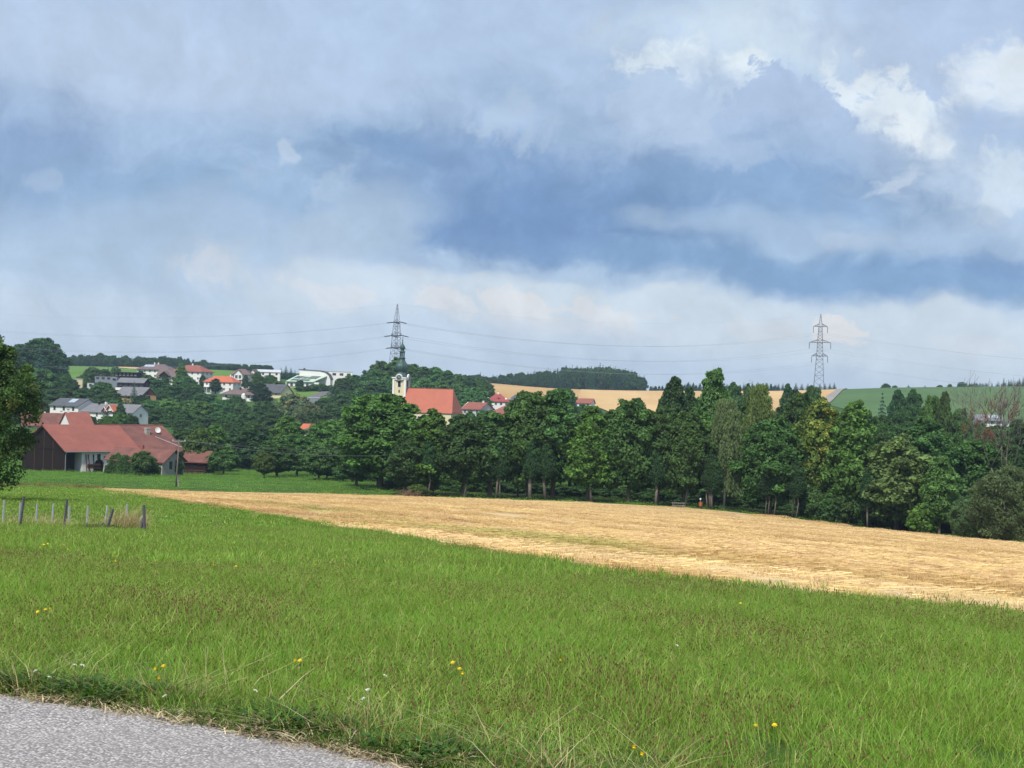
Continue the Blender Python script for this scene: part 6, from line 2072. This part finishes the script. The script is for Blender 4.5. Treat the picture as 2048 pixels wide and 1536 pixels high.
def pylon(key, px, pbase, d, yaw, heights, halfs, bw, total, tension, label, arms_low=.5):
    s = S(d)
    p = P(px, pbase, d)
    g = min(p[2], tz(p[0], p[1]))
    e = empty('pylon', (p[0], p[1], g), yaw, label, 'pylon', 'lattice pylons of the power line')
    dz = p[2] - g
    H_ = total + dz
    hs = [h + dz for h in heights]
    wtop = bw[1]

    def half(z):
        zk = [0, hs[2], hs[0], H_]
        return float(np.interp(z, zk, [bw[0] / 2, bw[1] / 2, bw[2] / 2, .12]))
    r = .12 if tension else .19
    body = MB()
    levels = [0]
    z = 0
    while z < hs[0]:
        z += max(1.9, half(z) * 1.35)
        levels.append(min(z, hs[0] + .01))
    for a, b in zip(levels[:-1], levels[1:]):
        ha, hb = half(a), half(b)
        ca_ = [(-ha, -ha, a), (ha, -ha, a), (ha, ha, a), (-ha, ha, a)]
        cb_ = [(-hb, -hb, b), (hb, -hb, b), (hb, hb, b), (-hb, hb, b)]
        for i in range(4):
            j = (i + 1) % 4
            body.bar(ca_[i], cb_[i], r, 4)
            body.bar(ca_[i], cb_[j], r * .55, 3)
            body.bar(ca_[j], cb_[i], r * .55, 3)
            if b in (levels[-1],) or int(b) % 3 == 0:
                body.bar(cb_[i], cb_[j], r * .55, 3)
    body.build('mast', M_steel, e)
    hb = half(hs[0])
    spire = MB()
    n = 5
    for k in range(n):
        za, zb_ = hs[0] + (H_ - hs[0]) * k / n, hs[0] + (H_ - hs[0]) * (k + 1) / n
        ha, hb_ = half(za), half(zb_)
        ca_ = [(-ha, -ha, za), (ha, -ha, za), (ha, ha, za), (-ha, ha, za)]
        cb_ = [(-hb_, -hb_, zb_), (hb_, -hb_, zb_), (hb_, hb_, zb_), (-hb_, hb_, zb_)]
        for i in range(4):
            spire.bar(ca_[i], cb_[i], r * .9, 4)
            spire.bar(ca_[i], cb_[(i + 1) % 4], r * .5, 3)
    spire.build('peak', M_steel, e)
    ATT[key] = []
    rot = Matrix.Rotation(yaw, 3, 'Z')
    for h, hl in zip(hs, halfs):
        hb = half(h)
        arm = MB()
        for sx in (-1, 1):
            tipv = (sx * hl, 0, h)
            for sy in (-1, 1):
                root_lo, root_hi = (sx * hb, sy * hb, h - .0), (sx * half(h + 2.2), sy * half(h + 2.2), h + 2.2)
                arm.bar(root_lo, tipv, r * .9, 4)
                arm.bar(root_hi, tipv, r * .8, 4)
                for k in (.33, .66):
                    a_ = Vector(root_lo).lerp(Vector(tipv), k)
                    b_ = Vector(root_hi).lerp(Vector(tipv), k)
                    arm.bar(a_, b_, r * .5, 3)
                    arm.bar(Vector(root_hi).lerp(Vector(tipv), k - .33), a_, r * .5, 3)
            arm.bar((-hb, -hb, h), (hb, -hb, h), r * .8)
            arm.bar((-hb, hb, h), (hb, hb, h), r * .8)
        ao = arm.build('crossarm', M_steel, e)
        for sx in (-1, 1):
            if tension:
                for sg in (-1, 1):
                    ins = MB()
                    prof = []
                    q = Vector((sx * hl, 0, h)) + Vector((sg * 0, sg * 4.6, -.7))
                    ins.bar((sx * hl, 0, h), q, .20, 6)
                    for kk in range(8):
                        m0 = Vector((sx * hl, 0, h)).lerp(q, .1 + .8 * kk / 8)
                        m1 = Vector((sx * hl, 0, h)).lerp(q, .14 + .8 * kk / 8)
                        ins.bar(m0, m1, .32, 6)
                    ins.build('insulator', M_slate, ao)
                    w_ = rot @ q
                    ATT[key].append((h, sx, sg, (p[0] + w_.x, p[1] + w_.y, g + q.z)))
            else:
                ins = MB().lathe([(.12, 0), (.12, -.5)] + [(v_, -0.5 - .22 * i) for i, v_ in enumerate([.28, .14] * 9)] + [(.12, -4.8)], 8)
                io = ins.build('insulator', M_slate, ao)
                io.location = (sx * hl, 0, h - .1)
                w_ = rot @ Vector((sx * hl, 0, h - 5.0))
                ATT[key].append((h, sx, 0, (p[0] + w_.x, p[1] + w_.y, g + w_.z)))
    ATT[key].append((H_, 0, 0, (p[0], p[1], g + H_)))
    return e


s2 = S(600)
pylon('right', 1637, 792, 600, R(-12), [(792 - 653) / s2, (792 - 685) / s2, (792 - 712) / s2], [5.2, 7.9, 5.9], (8.4, 4.6, 2.6), (792 - 628) / s2, False, 'lattice pylon on the wheat hill at the right')
s1 = S(455)
pylon('left', 789, 790, 455, R(-52), [(790 - 644) / s1, (790 - 671) / s1, (790 - 695) / s1], [3.4, 5.6, 3.6], (7.2, 4.2, 2.6), (790 - 608) / s1, True, 'lattice pylon rising from the trees behind the church tower')


def att(key, i, sx, sg=0):
    lv = sorted({a[0] for a in ATT[key] if a[1] != 0}, reverse=True)
    for a in ATT[key]:
        if a[1] == sx and abs(a[0] - lv[i]) < 1e-6 and a[2] == sg:
            return a[3]


LV = ['top', 'middle', 'bottom']
SD = {-1: 'left', 1: 'right'}
for i in range(3):
    for sx in (-1, 1):
        a = att('left', i, sx, -1)
        b = att('left', i, sx, 1)
        # spans: to the right pylon, and away from it to the left
        right_end = att('right', i, sx)
        la = a if a[0] > b[0] else b
        lb = b if a[0] > b[0] else a
        cable('power_line', la, right_end, 11.5, .055, M_wire, label='%s wire on the %s hand arms, between the two pylons' % (LV[i], SD[sx]), cat='power line', group='high wires between the two pylons')
        q = P(-420, [613, 648, 690][i] + 3 * sx + (0), 400 + 6 * sx)
        cable('power_line', lb, q, 11.5, .042, M_wire, label='%s wire on the %s hand arms, left of the left pylon' % (LV[i], SD[sx]), cat='power line', group='high wires left of the left pylon')
        q = P(2620, [748, 785, 815][i] + 3 * sx, 520 + 6 * sx)
        cable('power_line', right_end, q, 6.5, .048, M_wire, label='%s wire on the %s hand arms, right of the right pylon' % (LV[i], SD[sx]), cat='power line', group='high wires right of the right pylon')
cable('earth_wire', ATT['left'][-1][3], P(-420, 588, 400), 10, .022, M_wire, label='thin earth wire from the tip of the left pylon to the left', cat='power line')
cable('earth_wire', ATT['left'][-1][3], ATT['right'][-1][3], 9, .022, M_wire, label='thin earth wire joining the tips of the two pylons', cat='power line')

# ---------------------------------------------------------------- bench, bin, posts, brush, flowers
M_post = plain('weathered_post', (.10, .10, .115, 1), .85, .35, 5, .4, streak=(1, 1, .2))
M_postp = plain('pale_post', (.36, .37, .38, 1), .85, .25, 5, .3, streak=(1, 1, .2))
M_bench = plain('grey_planks', (.30, .27, .25, 1), .85, .25, 4)
p = P(1356, 1013, 129.5)
bn = empty('picnic_bench', (p[0], p[1], tz(p[0], p[1])), R(8), 'grey wooden bench at the edge of the wood above the stubble', 'bench')
MB().box(-1.1, 1.1, -.30, .16, .74, .80).build('seat', M_bench, bn)
MB().box(-1.15, 1.0, -.85, -.60, .42, .47).build('front_plank', M_bench, bn)
for sx in (-.85, .85):
    MB().box(sx - .05, sx + .05, -.80, .1, 0.36, .418).box(sx - .05, sx + .05, -.72, -.62, -.2, .36).box(sx - .05, sx + .05, -.05, .08, -.2, .738).build('leg', M_bench, bn)
p = P(1401, 1011, 130)
lb = empty('litter_bin', (p[0], p[1], tz(p[0], p[1])), 0, 'small orange litter bin on a post right of the bench', 'litter bin')
MB().lathe([(.20, .45), (.26, .50), (.29, 1.02), (.29, 1.08), (.25, 1.08), (.22, .55), (.02, .52)], 14).build('bucket', plain('orange_paint', (.42, .10, .04, 1), .6, .2, 3), lb)
MB().bar((0, .40, -.2), (0, .40, 1.75), .05, 6).build('post', M_metal, lb)
MB().box(-.12, .12, .32, .35, 1.5, 1.75).build('plate', M_white, lb)
# brush pile at the corner of the wood
p = P(820, 984, 131)
mb = MB()
for i in range(90):
    a = rng.random() * 6.28
    el_ = rng.random() * 1.1
    L_ = .8 + 1.7 * rng.random()
    c0 = np.array([rng.normal(0, .8), rng.normal(0, .5), .1 + .5 * rng.random()])
    v = np.array([math.cos(a) * math.cos(el_), math.sin(a) * math.cos(el_), math.sin(el_)]) * L_
    mb.bar(c0 - v * .3, c0 + v * .7, .04, 4, .015)
mb.build('brush_pile', plain('dead_twigs', (.20, .13, .09, 1), .9, .3, 3), None, label='heap of brown cut branches at the left corner of the wood', cat='brush pile').location = (p[0], p[1], tz(p[0], p[1]))

POSTS = [(5, 1040, 9, 1001, 0, 26.5, 'faint leaning post at the very left edge of the photo'), (38, 1056, 48, 994, 1, 24.5, 'dark tall leaning post, second in from the left edge'), (38, 1046, 41, 1006, 0, 26.5, 'short pale post right behind the dark tall leaning one'),
         (70, 1052, 75, 1008, 0, 26, 'pale post between the dark leaning post and the slim pale one'), (103, 1054, 107, 1008, 0, 26, 'slim pale post left of the middle dark post'), (127, 1058, 134, 1000, 1, 24.8, 'tall dark post in the middle of the group'),
         (138, 1056, 139, 1012, 0, 26, 'short pale post touching the middle dark post'), (173, 1060, 176, 1012, 0, 25, 'single grey post right of the middle dark post'), (208, 1060, 215, 1012, 0, 26, 'thin pale post behind the strongly tilted one'),
         (208, 1066, 226, 1019, 1, 24, 'strongly tilted dark post leaning to the right'), (254, 1055, 254, 1009, 0, 26, 'upright post between the tilted post and the braced corner post'), (290, 1071, 288, 1011, 1, 23.6, 'upright dark corner post at the right end'),
         (277, 1068, 288, 1036, 1, 23.8, 'dark brace leaning on the corner post'), (267, 1062, 286, 1032, 0, 24.6, 'pale brace leaning on the corner post')]
for (bx_, by_, tx_, ty_, dk, d, lab) in POSTS:
    b = P(bx_, by_, d)
    g = tz(b[0], b[1])
    t_ = P(tx_, ty_, d)
    v = Vector(t_) - Vector(b)
    b0 = Vector((b[0], b[1], g - .25)) if abs(v.x) < .45 * v.z else Vector(b) - v.normalized() * max(0, (b[2] - g) / max(.2, v.normalized().z)) * 1.0
    w_ = .046 if dk else .036
    o = MB().bar(b0, t_, w_, 4, w_ * .92)
    n0 = len(o.v)
    o.bar(Vector(t_), Vector(t_) + v.normalized() * .012, w_ * .8, 4)
    ob = o.build('fence_post', M_post if dk else M_postp, None, label=lab, cat='post', group='old posts standing in the meadow at the left')
# dry grass and brambles around the posts
def blob_pts(px0, px1, d0, d1, n):
    q = np.array([P(px0 + (px1 - px0) * rng.random(), 1060, d0 + (d1 - d0) * rng.random())[:2] for _ in range(n)])
    return q[:, 0], q[:, 1]


x, y = blob_pts(0, 296, 24, 27, 190)
scatter_grass('post_grass', x, y, T_dry[:2] + T1[:3], 1.0 + .4 * rng.random(len(x)), 'taller mixed grass around the old posts', wide=1.6)
x, y = blob_pts(225, 288, 24, 25.5, 60)
scatter_grass('dry_grass', x, y, T_dry, 1.5 + .5 * rng.random(len(x)), 'bleached grass clump at the foot of the corner post', wide=1.8)
x, y = blob_pts(176, 245, 23.9, 25, 60)
scatter_grass('bramble', x, y, [weed('bramble', 60, .3, .06, (.09, .14, .04)) for _ in range(2)], 1.1, 'low dark brambles at the foot of the tilted post', wide=1.4)

# flowers
M_yel = plain('yellow_petal', (.85, .62, .02, 1), .6, .1, 4)
M_whi = plain('white_petal', (.80, .80, .74, 1), .6, .06, 4)
M_stem = plain('flower_stem', (.10, .18, .04, 1), .7, .1, 4)


def flower_mesh(kind):
    mb = MB()
    if kind == 'y':
        for rr, z0, n, up_ in ((.019, 0, 14, .004), (.014, .003, 12, .008)):
            for k in range(n):
                a = 2 * math.pi * k / n
                w_ = math.pi / n * .8
                mb.poly([(0, 0, z0), (rr * .8 * math.cos(a - w_), rr * .8 * math.sin(a - w_), z0 + up_), (rr * math.cos(a), rr * math.sin(a), z0 + up_ * 1.2), (rr * .8 * math.cos(a + w_), rr * .8 * math.sin(a + w_), z0 + up_)], [(0, 1, 2, 3)])
        mb.lathe([(.002, -.008), (.009, -.004), (.010, .002), (.003, .008)], 8)
        return mb.mesh('flower_head', M_yel)
    for k in range(34):
        a = rng.random() * 6.28
        rr = .026 * math.sqrt(rng.random())
        zz = .010 * (1 - (rr / .026) ** 2)
        c = Vector((rr * math.cos(a), rr * math.sin(a), zz))
        mb.box(c.x - .003, c.x + .003, c.y - .003, c.y + .003, c.z, c.z + .004)
    return mb.mesh('flower_head', M_whi)


FM = {'y': flower_mesh('y'), 'w': flower_mesh('w')}
STEM = MB().tube([(0, 0, 0), (.01, 0, .5), (0, 0, 1)], [.0022, .0018, .0016], 4).mesh('stem', M_stem)
FL = [('y', 1268, 1497, 'left of the two yellow flowers near the bottom right'), ('y', 1284, 1510, 'right of the two yellow flowers near the bottom right'),
      ('y', 310, 1340, 'lower left flower of the yellow trio above the lane'), ('y', 327, 1334, 'upper right flower of the yellow trio above the lane'), ('y', 318, 1358, 'bottom flower of the yellow trio above the lane'),
      ('y', 590, 1322, 'left of the pair of yellow flowers in the middle of the meadow'), ('y', 600, 1324, 'right of the pair of yellow flowers in the middle of the meadow'),
      ('y', 906, 1327, 'highest flower of the yellow group below the centre'), ('y', 919, 1339, 'middle flower of the yellow group below the centre'), ('y', 925, 1348, 'lowest flower of the yellow group below the centre'),
      ('y', 1121, 1321, 'lone yellow flower right of the group below the centre'), ('y', 76, 1225, 'left yellow flower of three near the left edge'), ('y', 91, 1220, 'middle yellow flower of three near the left edge'), ('y', 100, 1219, 'right yellow flower of three near the left edge'),
      ('y', 1512, 1452, 'left of two small yellow flowers at the lower right'), ('y', 1549, 1452, 'right of two small yellow flowers at the lower right'), ('y', 1481, 1208, 'lone yellow flower near the lower edge of the stubble'),
      ('y', 427, 1130, 'yellow flower left of a pair in the upper meadow'), ('y', 472, 1134, 'yellow flower right of a pair in the upper meadow'), ('y', 631, 1130, 'yellow flower high in the meadow right of the pair'),
      ('y', 88, 1090, 'first yellow flower of the cluster in front of the posts'), ('y', 95, 1088, 'second yellow flower of the cluster in front of the posts'), ('y', 81, 1096, 'third yellow flower of the cluster in front of the posts'), ('y', 128, 1090, 'fourth yellow flower of the cluster in front of the posts'), ('y', 136, 1099, 'fifth yellow flower of the cluster in front of the posts'),
      ('y', 230, 1113, 'upper of two yellow flowers right of the post cluster'), ('y', 231, 1123, 'lower of two yellow flowers right of the post cluster'),
      ('w', 71, 1343, 'upper white flower above the dark verge at the left'), ('w', 75, 1362, 'lower white flower above the dark verge at the left'), ('w', 99, 1356, 'white flower right of the two above the dark verge'), ('w', 192, 1381, 'white flower low over the verge grass'),
      ('w', 329, 1394, 'white flower on the verge below the yellow trio'), ('w', 511, 1383, 'white flower between the verge stalks'), ('w', 726, 1398, 'white flower on a bent stalk at the verge'), ('w', 735, 1380, 'pale flower above the bent stalk at the verge'),
      ('w', 165, 1332, 'left white flower of two in the near meadow at the left'), ('w', 150, 1331, 'right hand white flower of two in the near meadow at the left'), ('w', 1354, 1292, 'single white flower in the right half of the meadow'), ('w', 770, 1352, 'flat white flower head below the centre of the meadow')]
for (k, px, py, lab) in FL:
    # the head stands hf above the ground: find where the ray is that high over the terrain
    v = ray(px, py)
    zz = v[2] * _D + H
    gg = TZ(v[0] * _D, _D)
    for hf in ((.24, .2, .16, .12, .08, .05, .03) if k == 'y' else (.18, .14, .10, .07, .05, .03)):
        i = int(np.argmax((zz - gg < hf) & (_D > 5)))
        d_ = _D[i]
        if not in_poly(np.array([v[0] * d_]), np.array([d_]), ROAD_POLY)[0]: break
    sc_f = (.72 if k == 'y' else .42) if d_ < 14 else (.95 if d_ < 25 else 1.3)
    e = empty('dandelion' if k == 'y' else 'clover_flower', (v[0] * d_, d_, gg[i]), rng.random() * 6, lab, 'flower', 'yellow flowers in the meadow' if k == 'y' else 'white flowers in the meadow')
    st_ = link('stem', STEM, e)
    st_.scale = (sc_f, sc_f, hf)
    hd = link('flower_head', FM[k], e)
    hd.location = (0, 0, hf)
    hd.scale = (sc_f,) * 3
    hd.rotation_euler = (R(22) + rng.normal(0, .15), rng.normal(0, .2), 0)

# ---------------------------------------------------------------- air
hm = bpy.data.materials.new('haze')
hm.use_nodes = True
hm.node_tree.nodes.clear()
ht = NT(hm.node_tree)
ho = ht.n('ShaderNodeOutputMaterial')
hv = ht.n('ShaderNodeVolumePrincipled')
hv.inputs['Color'].default_value = (.62, .78, 1.0, 1)
hv.inputs['Density'].default_value = .00012
hv.inputs['Anisotropy'].default_value = .2
ht.l(hv.outputs[0], ho.inputs['Volume'])
zlo = float(GZ.min()) - 1
MB().box(-2700, 2700, -140, 3700, zlo, 95).build('haze', hm, None, kind='stuff', label='thin bluish summer haze over the valley')
